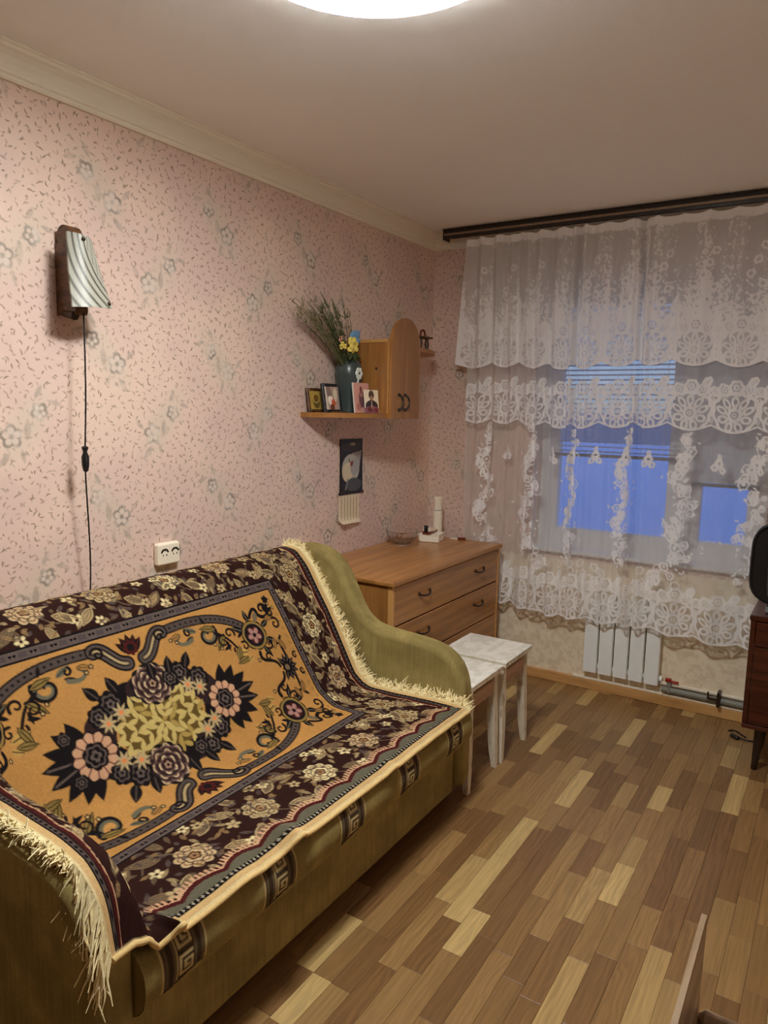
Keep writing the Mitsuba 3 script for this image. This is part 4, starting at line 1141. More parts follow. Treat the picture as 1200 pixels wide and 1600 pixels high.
cordp = np.stack([np.interp(kk, k_, cord[:, i]) for i in range(3)], 1); cordp[2:-2] = gaussian_filter1d(cordp, 2, axis=0)[2:-2]
k = obj(sc + '__pull_cord', tube(cordp, 0.0026, 6), 'plastic_black', smooth=True)
lab(k, 'thin dark cord hanging down')
obj(sc + '__cord_bead', lathe([(0, -0.042), (0.007, -0.040), (0.0115, -0.02), (0.012, 0.005), (0.006, 0.022), (0.011, 0.036), (0.006, 0.040), (0, 0.040)], (0.094, 1.447, 1.325), 16), 'plastic_black', smooth=40)

# ------------------------------------------------------------------ socket
so = 'wall_socket'
lab(so, 'cream double power socket on the wall just above the sofa', 'socket')
obj(so + '__plate', box(0.0, 0.030, 1.783, 1.886, 0.909, 0.991, 0.006), 'plastic_white')
for y in (1.811, 1.860):
    m = trimesh.creation.cylinder(0.0215, 0.004, sections=28); m.apply_transform(trimesh.transformations.rotation_matrix(math.pi / 2, [0, 1, 0])); m.apply_translation([0.0285, y, 0.952])
    obj(so + '__outlet', m, 'plastic_white')
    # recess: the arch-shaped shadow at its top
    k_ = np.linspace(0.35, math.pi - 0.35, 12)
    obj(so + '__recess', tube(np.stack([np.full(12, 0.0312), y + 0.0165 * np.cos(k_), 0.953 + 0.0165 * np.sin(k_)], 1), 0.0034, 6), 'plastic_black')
    for s_ in (-1, 1):
        m = trimesh.creation.cylinder(0.0024, 0.002, sections=10); m.apply_transform(trimesh.transformations.rotation_matrix(math.pi / 2, [0, 1, 0])); m.apply_translation([0.0312, y + s_ * 0.008, 0.948])
        obj(so + '__hole', m, 'plastic_black')

# ------------------------------------------------------------------ wall shelf with cupboard
sh = 'wall_shelf'
lab(sh, 'oak wall shelf with an arched cupboard door above the chest of drawers', 'shelf')
SZ, SX, SY0, SY1, SY2 = 1.478, 0.252, 2.335, 2.985, 3.255
arc = [(SX * math.sin(a), 2.97 - 0.33 * math.cos(a)) for a in np.linspace(0.0, math.pi / 2, 22)] + [(SX, SY1), (0.0, SY1)]
obj(sh + '__board', extrude_poly(arc, 'xy', SZ - 0.022, SZ), 'wood_oak_along')
obj(sh + '__side_panel', box(0.0, SX - 0.004, SY1, SY1 + 0.018, SZ - 0.022, 1.812, 0.0015), 'wood_oak_upright')
k = obj(sh + '__edge_strip', box(SX - 0.004, SX, SY1, SY1 + 0.018, SZ - 0.022, 1.812, 0.001), 'edge_pale')
obj(sh + '__side_panel', box(0.0, SX - 0.004, SY2 - 0.018, SY2, SZ - 0.022, 1.812, 0.0015), 'wood_oak_upright')
obj(sh + '__top_panel', box(0.0, SX - 0.004, SY1 - 0.002, SY2, 1.812, 1.828, 0.0015), 'edge_pale')
obj(sh + '__bottom_panel', box(0.0, SX - 0.004, SY1 + 0.018, SY2 - 0.018, SZ - 0.022, SZ - 0.004), 'wood_oak_along')
yc_ = (SY1 + SY2) / 2; hw = (SY2 - SY1) / 2 - 0.002
arch = [(yc_ - hw, SZ - 0.024), (yc_ + hw, SZ - 0.024), (yc_ + hw, 1.80)] + [(yc_ + hw * math.cos(a), 1.80 + 0.135 * math.sin(a)) for a in np.linspace(0.05, math.pi - 0.05, 24)] + [(yc_ - hw, 1.80)]
dk = obj(sh + '__door', extrude_poly(arch, 'yz', SX + 0.002, SX + 0.019), 'wood_oak_upright')
lab(dk, 'door with an arched top')
for y in (3.055, 3.112):
    obj(dk + '__handle', handle(y, 1.532, SX + 0.019, 'z', 0.036), 'plastic_black', smooth=True)
m = trimesh.creation.cylinder(0.006, 0.003, sections=14); m.apply_transform(trimesh.transformations.rotation_matrix(math.pi / 2, [1, 0, 0])); m.apply_translation([0.185, SY1 - 0.001, 1.69])
k = obj(sh + '__screw_cap', m, 'bronze_dark')
endb = [(0.0, SY2), (0.20, SY2), (0.20, SY2 + 0.05)] + [(0.20 * math.cos(a), SY2 + 0.05 + 0.47 * math.sin(a)) for a in np.linspace(0.05, math.pi / 2, 16)]
obj(sh + '__end_board', extrude_poly(endb, 'xy', 1.800, 1.820), 'wood_oak_along')
# a small stand on the end board
st_ = 'candle_stand'
lab(st_, 'small brown two post stand on the end board right of the arched cupboard door', 'stand')
cx, cy = 0.095, 3.595
obj(st_ + '__base', box(cx - 0.03, cx + 0.03, cy - 0.05, cy + 0.05, 1.8205, 1.828, 0.002), 'wood_bracket')
for s_ in (-1, 1):
    obj(st_ + '__post', lathe([(0, 1.828), (0.012, 1.828), (0.009, 1.84), (0.013, 1.858), (0.008, 1.888), (0, 1.888)], (cx, cy + s_ * 0.036, 0), 14), 'wood_bracket', smooth=40)
obj(st_ + '__plate', box(cx - 0.03, cx + 0.03, cy - 0.055, cy + 0.055, 1.888, 1.897, 0.002), 'wood_bracket')
k_ = np.linspace(0, math.pi, 12)
obj(st_ + '__loop', tube(np.stack([np.full(12, cx), cy - 0.01 + 0.026 * np.cos(k_), 1.897 + 0.035 * np.sin(k_)], 1), 0.006, 7), 'brown_red', smooth=True)

# framed pictures and cards on the shelf: leaning back, print on a real panel
def leaning(c, w, h, lean, yaw, t=0.004):
    """Panel standing at c (bottom middle), facing +x."""
    R_ = rotz(yaw) @ roty(-lean)
    o = np.array(c)
    def place(loc): return loc @ R_.T + o
    return place
def print_panel(key, c, w, h, lean, yaw, paint, x_off, n=(34, 44), t=0.0025, m='card_print'):
    pl = leaning(c, w, h, lean, yaw)
    a, b = np.linspace(-w / 2, w / 2, n[0]), np.linspace(0, h, n[1])
    cv_ = Canvas(a, b, (0.5, 0.5, 0.5)); paint(cv_, w, h)
    Pm = np.zeros((n[0], n[1], 3)); Pm[..., 0] = x_off; Pm[..., 1] = a[:, None]; Pm[..., 2] = b[None]
    top_ = grid_mesh(Pm); Pm2 = Pm.copy(); Pm2[..., 0] -= t; bot = grid_mesh(Pm2)
    V = np.vstack([top_.vertices, bot.vertices]); e = n[0] * n[1]
    ring_ = np.r_[np.arange(n[1]), np.arange(1, n[0]) * n[1] + n[1] - 1, (n[0] - 1) * n[1] + np.arange(n[1] - 2, -1, -1), np.arange(n[0] - 2, 0, -1) * n[1]]
    r2 = np.roll(ring_, -1)
    F = np.vstack([top_.faces, bot.faces[:, ::-1] + e, np.stack([ring_, ring_ + e, r2 + e], 1), np.stack([ring_, r2 + e, r2], 1)])
    C_ = np.vstack([cv_.flat(), np.full((e, 3), 0.45)])
    return obj(key, trimesh.Trimesh(pl(V), F, process=False), m, color=C_)
def frame_panel(key, c, w, h, lean, yaw, b, m, t=0.014):
    pl = leaning(c, w, h, lean, yaw)
    parts = [box(-t, 0, -w / 2, -w / 2 + b, 0, h, 0.002), box(-t, 0, w / 2 - b, w / 2, 0, h, 0.002), box(-t, 0, -w / 2 + b, w / 2 - b, 0, b, 0.002), box(-t, 0, -w / 2 + b, w / 2 - b, h - b, h, 0.002), box(-t, -t + 0.004, -w / 2 + b, w / 2 - b, b, h - b)]
    mm = cat_(parts); mm.vertices = pl(mm.vertices)
    return obj(key, mm, m)
def shift(c, w, h, lean, yaw, up_, x): 
    return leaning(c, w, h, lean, yaw)(np.array([[x, 0, up_]]))[0]
# gilt picture in a narrow dark frame
f1 = 'picture_frame'; c1 = (0.040, 2.722, SZ + 0.001)
lab(f1, 'small gold picture in a dark wooden frame at the left end of the wall shelf', 'picture frame')
frame_panel(f1 + '__frame', c1, 0.114, 0.112, 0.18, -0.10, 0.013, 'wood_bracket')
def p1(cv_, w, h):
    cv_.C[:] = S(176, 146, 70); cv_.ell((0, h * .5), w * .3, h * .42, 0, S(150, 116, 48)); cv_.ell((0, h * .62), w * .14, color=S(120, 80, 40)); cv_.ell((0, h * .3), w * .22, h * .25, 0, S(104, 84, 44)); cv_.ell((0, h * .62), w * .24, color=S(206, 176, 96), ring=0.002)
print_panel(f1 + '__picture', shift(c1, 0, 0, 0.18, -0.10, 0.013, -0.004), 0.088, 0.086, 0.18, -0.10, p1, 0.0)
f2 = 'picture_frame_001'; c2 = (0.100, 2.762, SZ + 0.001)
lab(f2, 'black framed picture with a pale flower print, tallest frame on the wall shelf', 'picture frame')
frame_panel(f2 + '__frame', c2, 0.124, 0.133, 0.16, -0.06, 0.013, 'plastic_black')
def p2(cv_, w, h):
    cv_.C[:] = S(176, 150, 130); cv_.ell((-w * .2, h * .8), w * .2, h * .3, 0.4, S(130, 110, 100)); cv_.ell((-w * .08, h * .4), w * .2, h * .2, 0.6, S(240, 222, 206)); cv_.ell((w * .12, h * .32), w * .15, h * .2, -.5, S(190, 90, 60)); cv_.ell((0, h * .1), w * .16, h * .14, 0, S(110, 60, 44)); cv_.ell((w * .28, h * .65), w * .14, h * .3, 0, S(214, 196, 172)); cv_.stroke([(-w * .4, h), (-w * .35, 0)], 0.004, 0.004, S(214, 206, 196))
print_panel(f2 + '__picture', shift(c2, 0, 0, 0.16, -0.06, 0.013, -0.004), 0.098, 0.107, 0.16, -0.06, p2, 0.0)
m = box(0.10, 0.165, 2.735, 2.775, SZ + 0.0005, SZ + 0.006, 0.001)
obj(f2 + '__foot', cat_([m]), 'wood_bracket')
k3 = 'icon_card'; c3 = (0.186, 2.872, SZ + 0.001)
def p3(cv_, w, h):
    cv_.C[:] = S(206, 150, 134); cv_.C[cv_.a < -w * .42] = S(222, 206, 190); cv_.ell((0, h * .78), w * .07, h * .1, 0, S(120, 66, 60)); cv_.ell((0, h * .45), w * .16, h * .28, 0, S(128, 84, 88)); cv_.ell((w * .18, h * .3), w * .13, h * .2, 0.3, S(112, 76, 84)); cv_.ell((0, h * .6), w * .08, h * .07, 0, S(186, 130, 110)); cv_.ell((-w * .2, h * .2), w * .13, h * .12, 0, S(176, 120, 108))
k = print_panel(k3, c3, 0.128, 0.140, 0.12, -0.05, p3, 0.0)
lab(k, 'tall pinkish card leaning in front of the vase on the wall shelf', 'card')
k4 = 'icon_card_001'; c4 = (0.185, 2.928, SZ + 0.001)
c4 = (0.190, 2.940, SZ + 0.001)
def p4(cv_, w, h):
    cv_.C[:] = S(244, 228, 196); cv_.ell((0, h * .78), w * .19, h * .2, 0, S(84, 62, 48)); cv_.ell((0, h * .62), w * .11, h * .13, 0, S(170, 130, 100)); cv_.ell((0, h * .30), w * .44, h * .26, 0, S(52, 40, 44)); cv_.poly([(-w * .5, 0), (w * .5, 0), (w * .5, h * .22), (0, h * .34), (-w * .5, h * .22)], S(140, 86, 100)); cv_.ell((-w * .12, h * .16), w * .2, h * .12, 0, S(104, 40, 40)); cv_.ell((w * .3, h * .12), w * .14, h * .1, 0, S(118, 44, 44)); cv_.stroke([(0, h * .5), (0, h * .2)], 0.003, 0.003, S(196, 176, 160))
k = print_panel(k4, (0.212, 2.915, SZ + 0.001), 0.112, 0.108, 0.10, -0.05, p4, 0.0)
lab(k, 'small white card with a dark robed figure beside the cupboard on the wall shelf', 'card')

# vase with dry grass and paper flowers
va = 'flower_vase'; vx, vy = 0.076, 2.912
lab(va, 'grey green vase with a white flower in relief on the wall shelf', 'vase')
obj(va + '__body', lathe([(0, 0), (0.048, 0.0), (0.052, 0.01), (0.056, 0.10), (0.064, 0.17), (0.066, 0.20), (0.055, 0.232), (0.048, 0.245), (0.060, 0.258), (0.054, 0.258), (0.043, 0.245), (0.045, 0.2), (0.04, 0.02), (0, 0.02)], (vx, vy, SZ + 0.001), 36), 'vase_glaze', smooth=50)
fl = []
for q in range(6):
    an = q * math.pi / 3
    m = trimesh.creation.icosphere(2, 0.013); m.apply_scale([0.4, 1, 1]); m.apply_translation([vx + 0.064 - 0.002, vy - 0.005 + 0.017 * math.cos(an), SZ + 0.185 + 0.017 * math.sin(an)]); fl.append(m)
m = tube([(vx + 0.064, vy - 0.01, SZ + 0.17), (vx + 0.060, vy - 0.016, SZ + 0.13), (vx + 0.056, vy - 0.014, SZ + 0.11)], [0.005, 0.004, 0.002], 6); fl.append(m)
k = obj(va + '__relief_flower', cat_(fl), 'petal_white', smooth=50)
bq = 'dried_bouquet'
lab(bq, 'dark green grass and paper flowers leaning out of the vase on the wall shelf', 'bouquet')
r = np.random.RandomState(21); gm, dm = [], []
base = np.array([vx, vy, SZ + 0.16])
for i in range(44):
    tip = np.array([max(0.03, 0.10 + 0.04 * r.normal()), 2.70 + 0.085 * r.normal(), 1.955 + 0.035 * r.normal()])
    mid = base * 0.5 + tip * 0.5 + [0.0, 0.035 + 0.02 * r.normal(), 0.02]
    pts = bez(base + 0.008 * r.normal(size=3) * [1, 1, 0], mid, tip, n=8)
    (gm if i % 3 else dm).append(tube(pts, np.linspace(0.0020, 0.0010, 8), 4, False))
    for k_ in range(9):
        f_ = 0.5 + 0.5 * r.rand(); p0 = pts[min(int(f_ * 7), 6)]
        p1 = p0 + r.normal(size=3) * [0.008, 0.016, 0.014] + [0.003, -0.01, 0.012]; p1[0] = max(p1[0], 0.012)
        (gm if r.rand() < 0.65 else dm).append(tube(np.linspace(p0, p1, 3), [0.0018, 0.0014, 0.0006], 3, False))
for i in range(10):
    tip = np.array([0.08, 2.545 + 0.03 * r.normal(), 1.94 + 0.04 * r.normal()])
    pts = bez(base, base * .45 + tip * .55 + [0, 0.03, 0.06], tip, n=9)
    dm.append(tube(pts, np.linspace(0.0018, 0.001, 9), 4, False))
    for k_ in range(7):
        p0 = pts[5 + r.randint(4)]; dm.append(tube(np.linspace(p0, p0 + r.normal(size=3) * 0.016, 3), [0.0026, 0.002, 0.0008], 3, False))
k = obj(bq + '__grass', cat_(gm), 'leaf_green'); lab(k, 'dark green grass', kind='stuff')
k = obj(bq + '__dry_stem', cat_(dm), 'leaf_dry'); lab(k, 'dry pale stems', kind='stuff')
def blossom(c, R_, m, n=7, seed=0, flat=0.45):
    r = np.random.RandomState(seed); out = []
    for ring_, nn in ((0.0, 1), (0.45, n - 2), (0.75, n)):
        for q in range(nn):
            an = q * 2 * np.pi / nn + r.rand() * .5
            s_ = trimesh.creation.icosphere(2, R_ * 0.42); s_.apply_scale([flat, 1, 0.8]); s_.apply_transform(trimesh.transformations.rotation_matrix(r.normal() * .4, r.normal(size=3)))
            s_.apply_translation(np.array(c) + [0.3 * R_ * (1 - ring_) + 0.004 * r.normal(), ring_ * R_ * math.cos(an), ring_ * R_ * math.sin(an) * 0.9]); out.append(s_)
    return cat_(out)
k = obj(bq + '__flower', blossom((0.140, 2.845, 1.790), 0.040, 'petal_yellow', 7, 1), 'petal_yellow', smooth=60); lab(k, 'yellow flower')
k = obj(bq + '__flower', blossom((0.125, 2.79, 1.785), 0.020, 'petal_yellow', 6, 3), 'petal_yellow', smooth=60); lab(k, 'small yellow bud')
k = obj(bq + '__flower', blossom((0.110, 2.79, 1.812), 0.016, 'petal_pink', 6, 4), 'petal_pink', smooth=60); lab(k, 'small pink bud')
V = np.array([(0, 0, 0), (0.02, 0.03, 0.028), (0.0, 0.055, 0.062), (-0.018, 0.02, 0.05), (0.024, -0.02, 0.034), (0.0, 0.01, 0.055)]) 
pb = []
for an, L_ in ((0.2, 0.062), (0.75, 0.080), (1.25, 0.060)):
    Pm = np.zeros((9, 7, 3))
    for i, a in enumerate(np.linspace(0, 1, 9)):
        for j, b in enumerate(np.linspace(-1, 1, 7)):
            wd = 0.024 * math.sin(math.pi * min(0.97, 0.12 + 0.85 * a))
            q = np.array([0.012 * math.sin(a * 2.5) - 0.010 * b * b * math.sin(math.pi * a), a * L_ * math.cos(an) - b * wd * math.sin(an), a * L_ * math.sin(an) + b * wd * math.cos(an)])
            Pm[i, j] = np.array([0.125, 2.862, 1.805]) + q
    pb.append(grid_mesh(Pm)); Pm2 = Pm - [0.0015, 0, 0]; pb.append(grid_mesh(Pm2[:, ::-1]))
k = obj(bq + '__flower', cat_(pb), 'petal_blue', smooth=60); lab(k, 'light blue paper petals')
pb = []
for an in (2.6, 3.3, 4.0, 5.0, 5.8):
    s_ = trimesh.creation.icosphere(2, 0.022); s_.apply_scale([0.25, 1.25, 0.42]); s_.apply_transform(trimesh.transformations.rotation_matrix(an, [1, 0, 0])); s_.apply_translation([0.135, 2.865 + 0.028 * math.cos(an), 1.752 + 0.012 * math.sin(an)]); pb.append(s_)
k = obj(bq + '__leaf', cat_(pb), 'leaf_green', smooth=60)

# ------------------------------------------------------------------ calendar on the wall
ca = 'wall_calendar'
lab(ca, 'narrow wall calendar with a dark photo of a white blossom and a paper pad below', 'calendar')
y0, y1, z0, z1 = 2.948, 3.140, 1.074, 1.338
a, b = np.linspace(y0, y1, 60), np.linspace(z0, z1, 84)
cv = Canvas(a, b, S(26, 26, 28)); yc_ = (y0 + y1) / 2; w = y1 - y0; h = z1 - z0
cv.ell((yc_ - .01, z0 + .88 * h), w * .45, h * .08, 0, S(54, 52, 44), .8); cv.ell((yc_ + .01, z0 + .93 * h), w * .12, h * .03, 0, S(150, 140, 110))
cv.poly([(yc_ + w * .02, z0 + h * .76), (yc_ + w * .46, z0 + h * .80), (yc_ + w * .36, z0 + h * .5), (yc_ - w * .1, z0 + h * .5)], S(150, 148, 140))
cv.ell((yc_ - .008, z0 + h * .46), w * .40, h * .28, 0.15, S(176, 170, 158)); cv.ell((yc_ - .035, z0 + h * .40), w * .25, h * .18, 0.5, S(206, 192, 160)); cv.ell((yc_ + .03, z0 + h * .5), w * .2, h * .17, -.5, S(160, 158, 154))
cv.ell((yc_ + .002, z0 + h * .56), w * .06, h * .055, -.5, S(120, 52, 44)); cv.ell((yc_ - .02, z0 + h * .62), w * .05, h * .03, -.7, S(120, 116, 90)); cv.ell((yc_ + .02, z0 + h * .15), w * .34, h * .13, 0, S(70, 72, 72)); cv.stroke([(yc_ - .05, z0 + .02), (yc_ - .03, z0 + h * .25)], 0.008, 0.004, S(120, 120, 116))
Pm = np.zeros((60, 84, 3)); Pm[..., 0] = 0.006; Pm[..., 1] = a[:, None]; Pm[..., 2] = b[None]
Pm[..., 0] += 0.004 * np.abs(np.linspace(-1, 1, 60)[:, None]) ** 2 * (1 - np.linspace(0, 1, 84)[None])
k = obj(ca + '__picture', grid_mesh(Pm), 'card_print', smooth=True, color=cv.flat())
obj(ca + '__backing', box(0.0, 0.0045, y0 + 0.002, y1 - 0.002, z0 + .001, z1 - .001), 'plastic_black')
obj(ca + '__clip', cat_([box(0.0, 0.010, y0 - 0.008, y1 + 0.012, z0 - 0.008, z0 + 0.004, 0.001), box(0.0, 0.010, y0 - 0.002, y1 - 0.002, z1 - 0.002, z1 + 0.008, 0.001)]), 'plastic_black')
a, b = np.linspace(y0 - 0.012, y1 - 0.022, 70), np.linspace(0.910, z0 - 0.008, 60)
cv = Canvas(a, b, S(222, 206, 176))
for q in range(6):
    xx = a[0] + 0.026 + q * 0.0265
    cv.stroke([(xx, 0.935), (xx, z0 - 0.022)], 0.0052, 0.0052, S(186, 168, 124), 0.75)
    for zz_ in np.arange(0.94, z0 - 0.022, 0.0125): cv.ell((xx, zz_), 0.003, 0.003, 0, S(140, 124, 96), .6)
Pm = np.zeros((70, 60, 3)); Pm[..., 0] = 0.005; Pm[..., 1] = a[:, None]; Pm[..., 2] = b[None]
curl = np.clip((0.955 - b) / 0.045, 0, 1)[None] ** 2 * (0.4 + 0.6 * np.linspace(1, 0, 70)[:, None])
Pm[..., 0] += 0.032 * curl; Pm[..., 2] += 0.014 * curl
Pk = Pm - [0.0012, 0, 0]
k = obj(ca + '__pad', cat_([grid_mesh(Pm)]), 'card_print', smooth=True, color=cv.flat())
lab(k, 'cream pad with month columns, its foot curling up')

# ------------------------------------------------------------------ things on the chest of drawers
TZ = CZ
gb_ = 'glass_bowl'
lab(gb_, 'clear cut glass bowl on the chest of drawers', 'bowl')
prof_ = [(0, 0.0), (0.034, 0.0), (0.036, 0.006), (0.060, 0.022), (0.082, 0.050), (0.090, 0.078), (0.0865, 0.080), (0.078, 0.052), (0.056, 0.026), (0.03, 0.012), (0, 0.011)]
m = lathe(prof_, (0.128, 3.36, TZ + 0.0005), 56)
v = m.vertices.copy(); ang = np.arctan2(v[:, 1] - 3.36, v[:, 0] - 0.128); rr = np.hypot(v[:, 1] - 3.36, v[:, 0] - 0.128)
k_ = 1 + 0.02 * np.sign(np.sin(14 * ang)) * np.clip((v[:, 2] - TZ - 0.02) / 0.05, 0, 1)
v[:, 0] = 0.128 + (v[:, 0] - 0.128) * k_; v[:, 1] = 3.36 + (v[:, 1] - 3.36) * k_
obj(gb_, trimesh.Trimesh(v, m.faces, process=False), 'cut_glass')
bx = 'white_box'
lab(bx, 'low white cardboard box on the chest of drawers below the wall shelf', 'box')
Rb = rotz(0.25)
obj(bx + '__base', obox((0.185, 3.585, TZ + 0.020), 0.115, 0.125, 0.038, 0.002, Rb), 'card_white')
obj(bx + '__lid', obox((0.185, 3.585, TZ + 0.0405), 0.119, 0.129, 0.005, 0.001, Rb), 'card_white')
br = 'shoe_brush'
lab(br, 'small brush with a white top and red brown underside lying on the white box', 'brush')
pts = [(-0.062, 0.0), (0.062, 0.004), (0.066, 0.012), (0.03, 0.010), (-0.02, 0.013), (-0.062, 0.018)]
def brush_part(pts, hx):
    m = extrude_poly(pts, 'yz', -hx, hx); m.apply_transform(trimesh.transformations.rotation_matrix(0.15, [0, 0, 1])); m.apply_translation([0.180, 3.575, TZ + 0.0445]); return m
obj(br + '__underside', brush_part(pts, 0.022), 'brown_red')
obj(br + '__top', brush_part([(-0.058, 0.017), (-0.02, 0.0125), (0.03, 0.0095), (0.055, 0.013), (0.03, 0.024), (-0.02, 0.034), (-0.055, 0.038)], 0.020), 'glaze_cream')
k = obj(br + '__knob', brush_part([(-0.068, 0.012), (-0.056, 0.012), (-0.052, 0.034), (-0.056, 0.050), (-0.066, 0.050), (-0.070, 0.034)], 0.010), 'plastic_black')
lab(k, 'black end')
bt = 'white_bottle'
lab(bt, 'tall white bottle with a wide cap at the window end of the chest of drawers', 'bottle')
bc = (0.165, 3.690, TZ + 0.0005)
obj(bt + '__body', lathe([(0, 0), (0.025, 0), (0.027, 0.004), (0.027, 0.150), (0.025, 0.156), (0, 0.156)], bc, 28), 'plastic_white', smooth=40)
obj(bt + '__neck_band', lathe([(0, 0.156), (0.022, 0.156), (0.022, 0.164), (0, 0.164)], bc, 28), 'tin_grey', smooth=40)
obj(bt + '__cap', lathe([(0, 0.164), (0.023, 0.164), (0.022, 0.19), (0.026, 0.232), (0.025, 0.236), (0, 0.236)], bc, 28), 'plastic_white', smooth=40)
li = 'red_lighter'
lab(li, 'small dark red lighter lying at the window end of the chest of drawers', 'lighter')
obj(li + '__body', obox((0.315, 3.712, TZ + 0.0075), 0.022, 0.052, 0.014, 0.005, rotz(-1.0)), 'brown_red')
obj(li + '__head', obox((0.338, 3.722, TZ + 0.0075), 0.020, 0.012, 0.013, 0.003, rotz(-1.0)), 'tin_grey')
nt = 'paper_slip'
lab(nt, 'small white slip of paper beside the red lighter on the chest of drawers', 'paper')
obj(nt, obox((0.262, 3.715, TZ + 0.0015), 0.045, 0.03, 0.002, 0.0, rotz(0.3)), 'card_white')

# ------------------------------------------------------------------ television on its cabinet
tc = 'television_cabinet'
lab(tc, 'dark polished cabinet on tapered legs at the right edge under the television', 'cabinet')
KX0, KX1, KY0, KY1, KZ0, KZ1 = 1.852, 2.66, 3.30, 3.70, 0.215, 0.685
obj(tc + '__side_panel', box(KX0, KX0 + 0.02, KY0 + 0.004, KY1, KZ0, KZ1 - 0.022, 0.002), 'wood_cabinet')
obj(tc + '__side_panel', box(KX1 - 0.02, KX1, KY0 + 0.004, KY1, KZ0, KZ1 - 0.022, 0.002), 'wood_cabinet')
obj(tc + '__top', box(KX0 - 0.004, KX1 + 0.004, KY0 - 0.006, KY1, KZ1 - 0.022, KZ1, 0.003), 'wood_cabinet')
obj(tc + '__bottom_panel', box(KX0, KX1, KY0 - 0.004, KY1, KZ0 - 0.018, KZ0, 0.003), 'wood_cabinet')
dd = obj(tc + '__drawer', box(KX0 + 0.022, KX1 - 0.022, KY0, KY1 - 0.02, KZ1 - 0.130, KZ1 - 0.026, 0.002), 'wood_cabinet')
obj(dd + '__knob', lathe([(0, 0), (0.008, 0), (0.012, 0.012), (0.009, 0.02), (0, 0.021)], n=16).apply_transform(trimesh.transformations.rotation_matrix(math.pi / 2, [1, 0, 0])).apply_translation([2.25, KY0, KZ1 - 0.078]), 'bronze_dark', smooth=40)
for x0, x1 in ((KX0 + 0.022, (KX0 + KX1) / 2 - 0.001), ((KX0 + KX1) / 2 + 0.001, KX1 - 0.022)):
    dd = obj(tc + '__door', box(x0, x1, KY0, KY0 + 0.018, KZ0 + 0.003, KZ1 - 0.134, 0.002), 'wood_cabinet')
    xk = x1 - 0.03 if x0 < 2.1 else x0 + 0.03
    obj(dd + '__knob', lathe([(0, 0), (0.008, 0), (0.012, 0.012), (0.009, 0.02), (0, 0.021)], n=16).apply_transform(trimesh.transformations.rotation_matrix(math.pi / 2, [1, 0, 0])).apply_translation([xk, KY0, 0.4]), 'bronze_dark', smooth=40)
for x, sx_ in ((KX0 + 0.07, -1), (KX1 - 0.07, 1)):
    for y, sy_ in ((KY0 + 0.065, -1), (KY1 - 0.07, 1)):
        rr = [[(x + sx_ * o + hw_ * math.cos(a), y + sy_ * o * .6 + hw_ * math.sin(a), z) for a in np.linspace(0, 2 * np.pi, 16, endpoint=False)] for z, hw_, o in ((0, 0.012, 0.012), (0.02, 0.013, 0.011), (KZ0 - 0.018, 0.024, 0))]
        obj(tc + '__leg', loft(rr), 'rail_dark', smooth=40)
tv = 'television'
lab(tv, 'old black television with a bulging case on the dark cabinet at the right edge', 'television')
def super_rect(cx, cz, hw_, hh, e, n=64):
    a = np.linspace(0, 2 * np.pi, n, endpoint=False)
    c, s_ = np.cos(a), np.sin(a)
    return np.stack([cx + hw_ * np.sign(c) * np.abs(c) ** e, cz + hh * np.sign(s_) * np.abs(s_) ** e], 1)
tcx, tcz, thw, thh = 2.155, 0.898, 0.330, 0.182
rings = []
for y, k_, kz in ((3.345, 0.955, 0.955), (3.335, 0.985, 0.985), (3.345, 1.0, 1.0), (3.40, 1.0, 1.0), (3.44, 0.93, 0.95), (3.56, 0.72, 0.82), (3.68, 0.55, 0.66)):
    q = super_rect(tcx, tcz - (1 - kz) * thh * 0.3, thw * k_, thh * kz, 0.44)
    rings.append(np.c_[q[:, 0], np.full(len(q), y), q[:, 1]])
obj(tv + '__case', loft(rings), 'plastic_black', smooth=35)
nu, nv = 21, 17
uu, vv = np.meshgrid(np.linspace(-1, 1, nu), np.linspace(-1, 1, nv), indexing='ij')
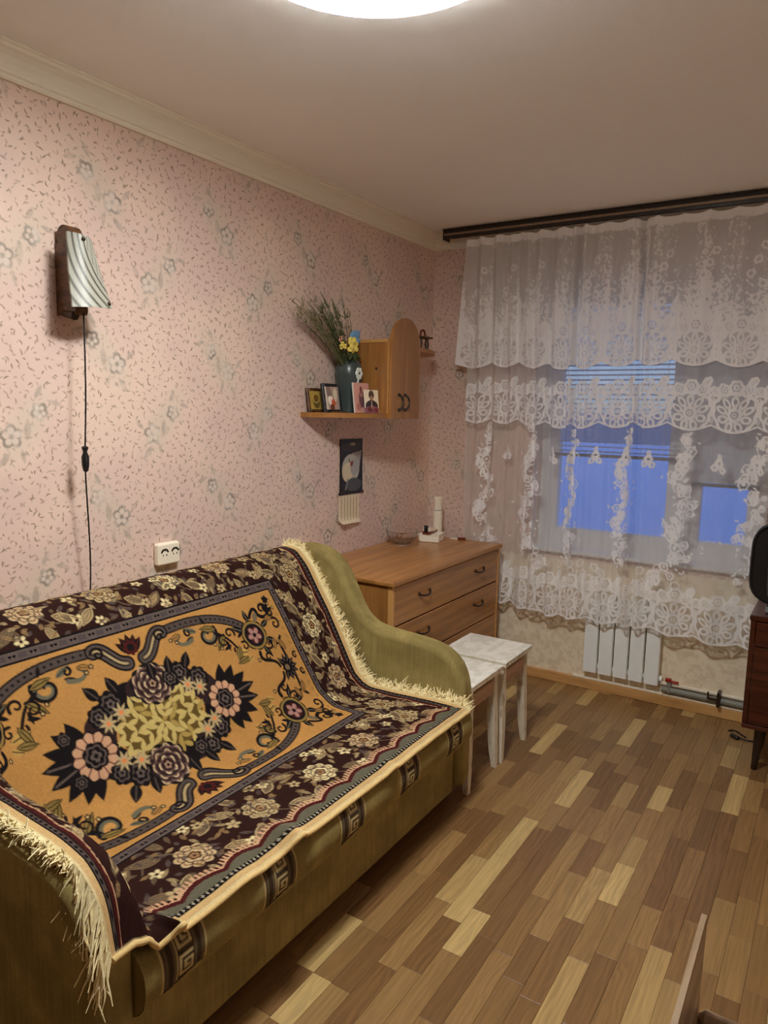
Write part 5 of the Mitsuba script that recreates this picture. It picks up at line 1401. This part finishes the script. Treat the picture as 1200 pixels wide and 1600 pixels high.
Pm = np.stack([tcx + 0.262 * uu * (1 - 0.02 * vv ** 2), 3.334 - 0.014 * (1 - 0.5 * uu ** 2 - 0.5 * vv ** 2) + 0.004, tcz + 0.012 + 0.150 * vv * (1 - 0.02 * uu ** 2)], -1)
obj(tv + '__screen', grid_mesh(Pm), 'screen_grey', smooth=True)
obj(tv + '__speaker_strip', box(tcx - 0.2, tcx + 0.2, 3.330, 3.345, tcz - 0.176, tcz - 0.158, 0.003), 'plastic_grey')
obj(tv + '__stand', box(1.895, 2.43, 3.36, 3.62, KZ1 + 0.0005, 0.722, 0.006), 'plastic_grey')
# plug and cable lying on the floor
pg = 'power_cable'
lab(pg, 'short dark cable with a plug lying on the floor by the cabinet leg', 'cable')
obj(pg + '__cord', tube(bez((1.845, 3.67, 0.004), (1.80, 3.71, 0.005), (1.80, 3.74, 0.006), (1.765, 3.705, 0.004)), 0.0035, 6), 'plastic_black', smooth=True)
obj(pg + '__plug', obox((1.80, 3.64, 0.009), 0.022, 0.045, 0.017, 0.005, rotz(0.9)), 'plastic_black')
obj(pg + '__cord', tube(bez((1.81, 3.65, 0.006), (1.86, 3.62, 0.005), (1.90, 3.66, 0.004)), 0.0035, 6), 'plastic_black', smooth=True)

# ------------------------------------------------------------------ chair in the foreground, mostly outside the picture
ac = 'wooden_armchair'
lab(ac, 'grey brown wooden armchair corner at the lower right edge', 'chair')
side = [(0.62, 0.0), (0.70, 0.0), (0.70, 0.38), (1.17, 0.38), (1.17, 0.0), (1.255, 0.0), (1.262, 0.56), (1.270, 0.64), (1.264, 0.656), (1.24, 0.657), (1.0, 0.640), (0.62, 0.635)]
for x in (1.990, 2.56):
    obj(ac + '__arm_panel', extrude_poly(side, 'yz', x, x + 0.009), 'wood_chair')
obj(ac + '__seat', box(2.004, 2.556, 0.66, 1.255, 0.40, 0.470, 0.02), 'plastic_black')
k = obj(ac + '__seat_rail', box(2.000, 2.559, 1.240, 1.272, 0.38, 0.484, 0.010), 'wood_chair')
obj(ac + '__back', obox((2.286, 0.63, 0.66), 0.54, 0.022, 0.5, 0.004, rotx(0.12)), 'wood_chair')
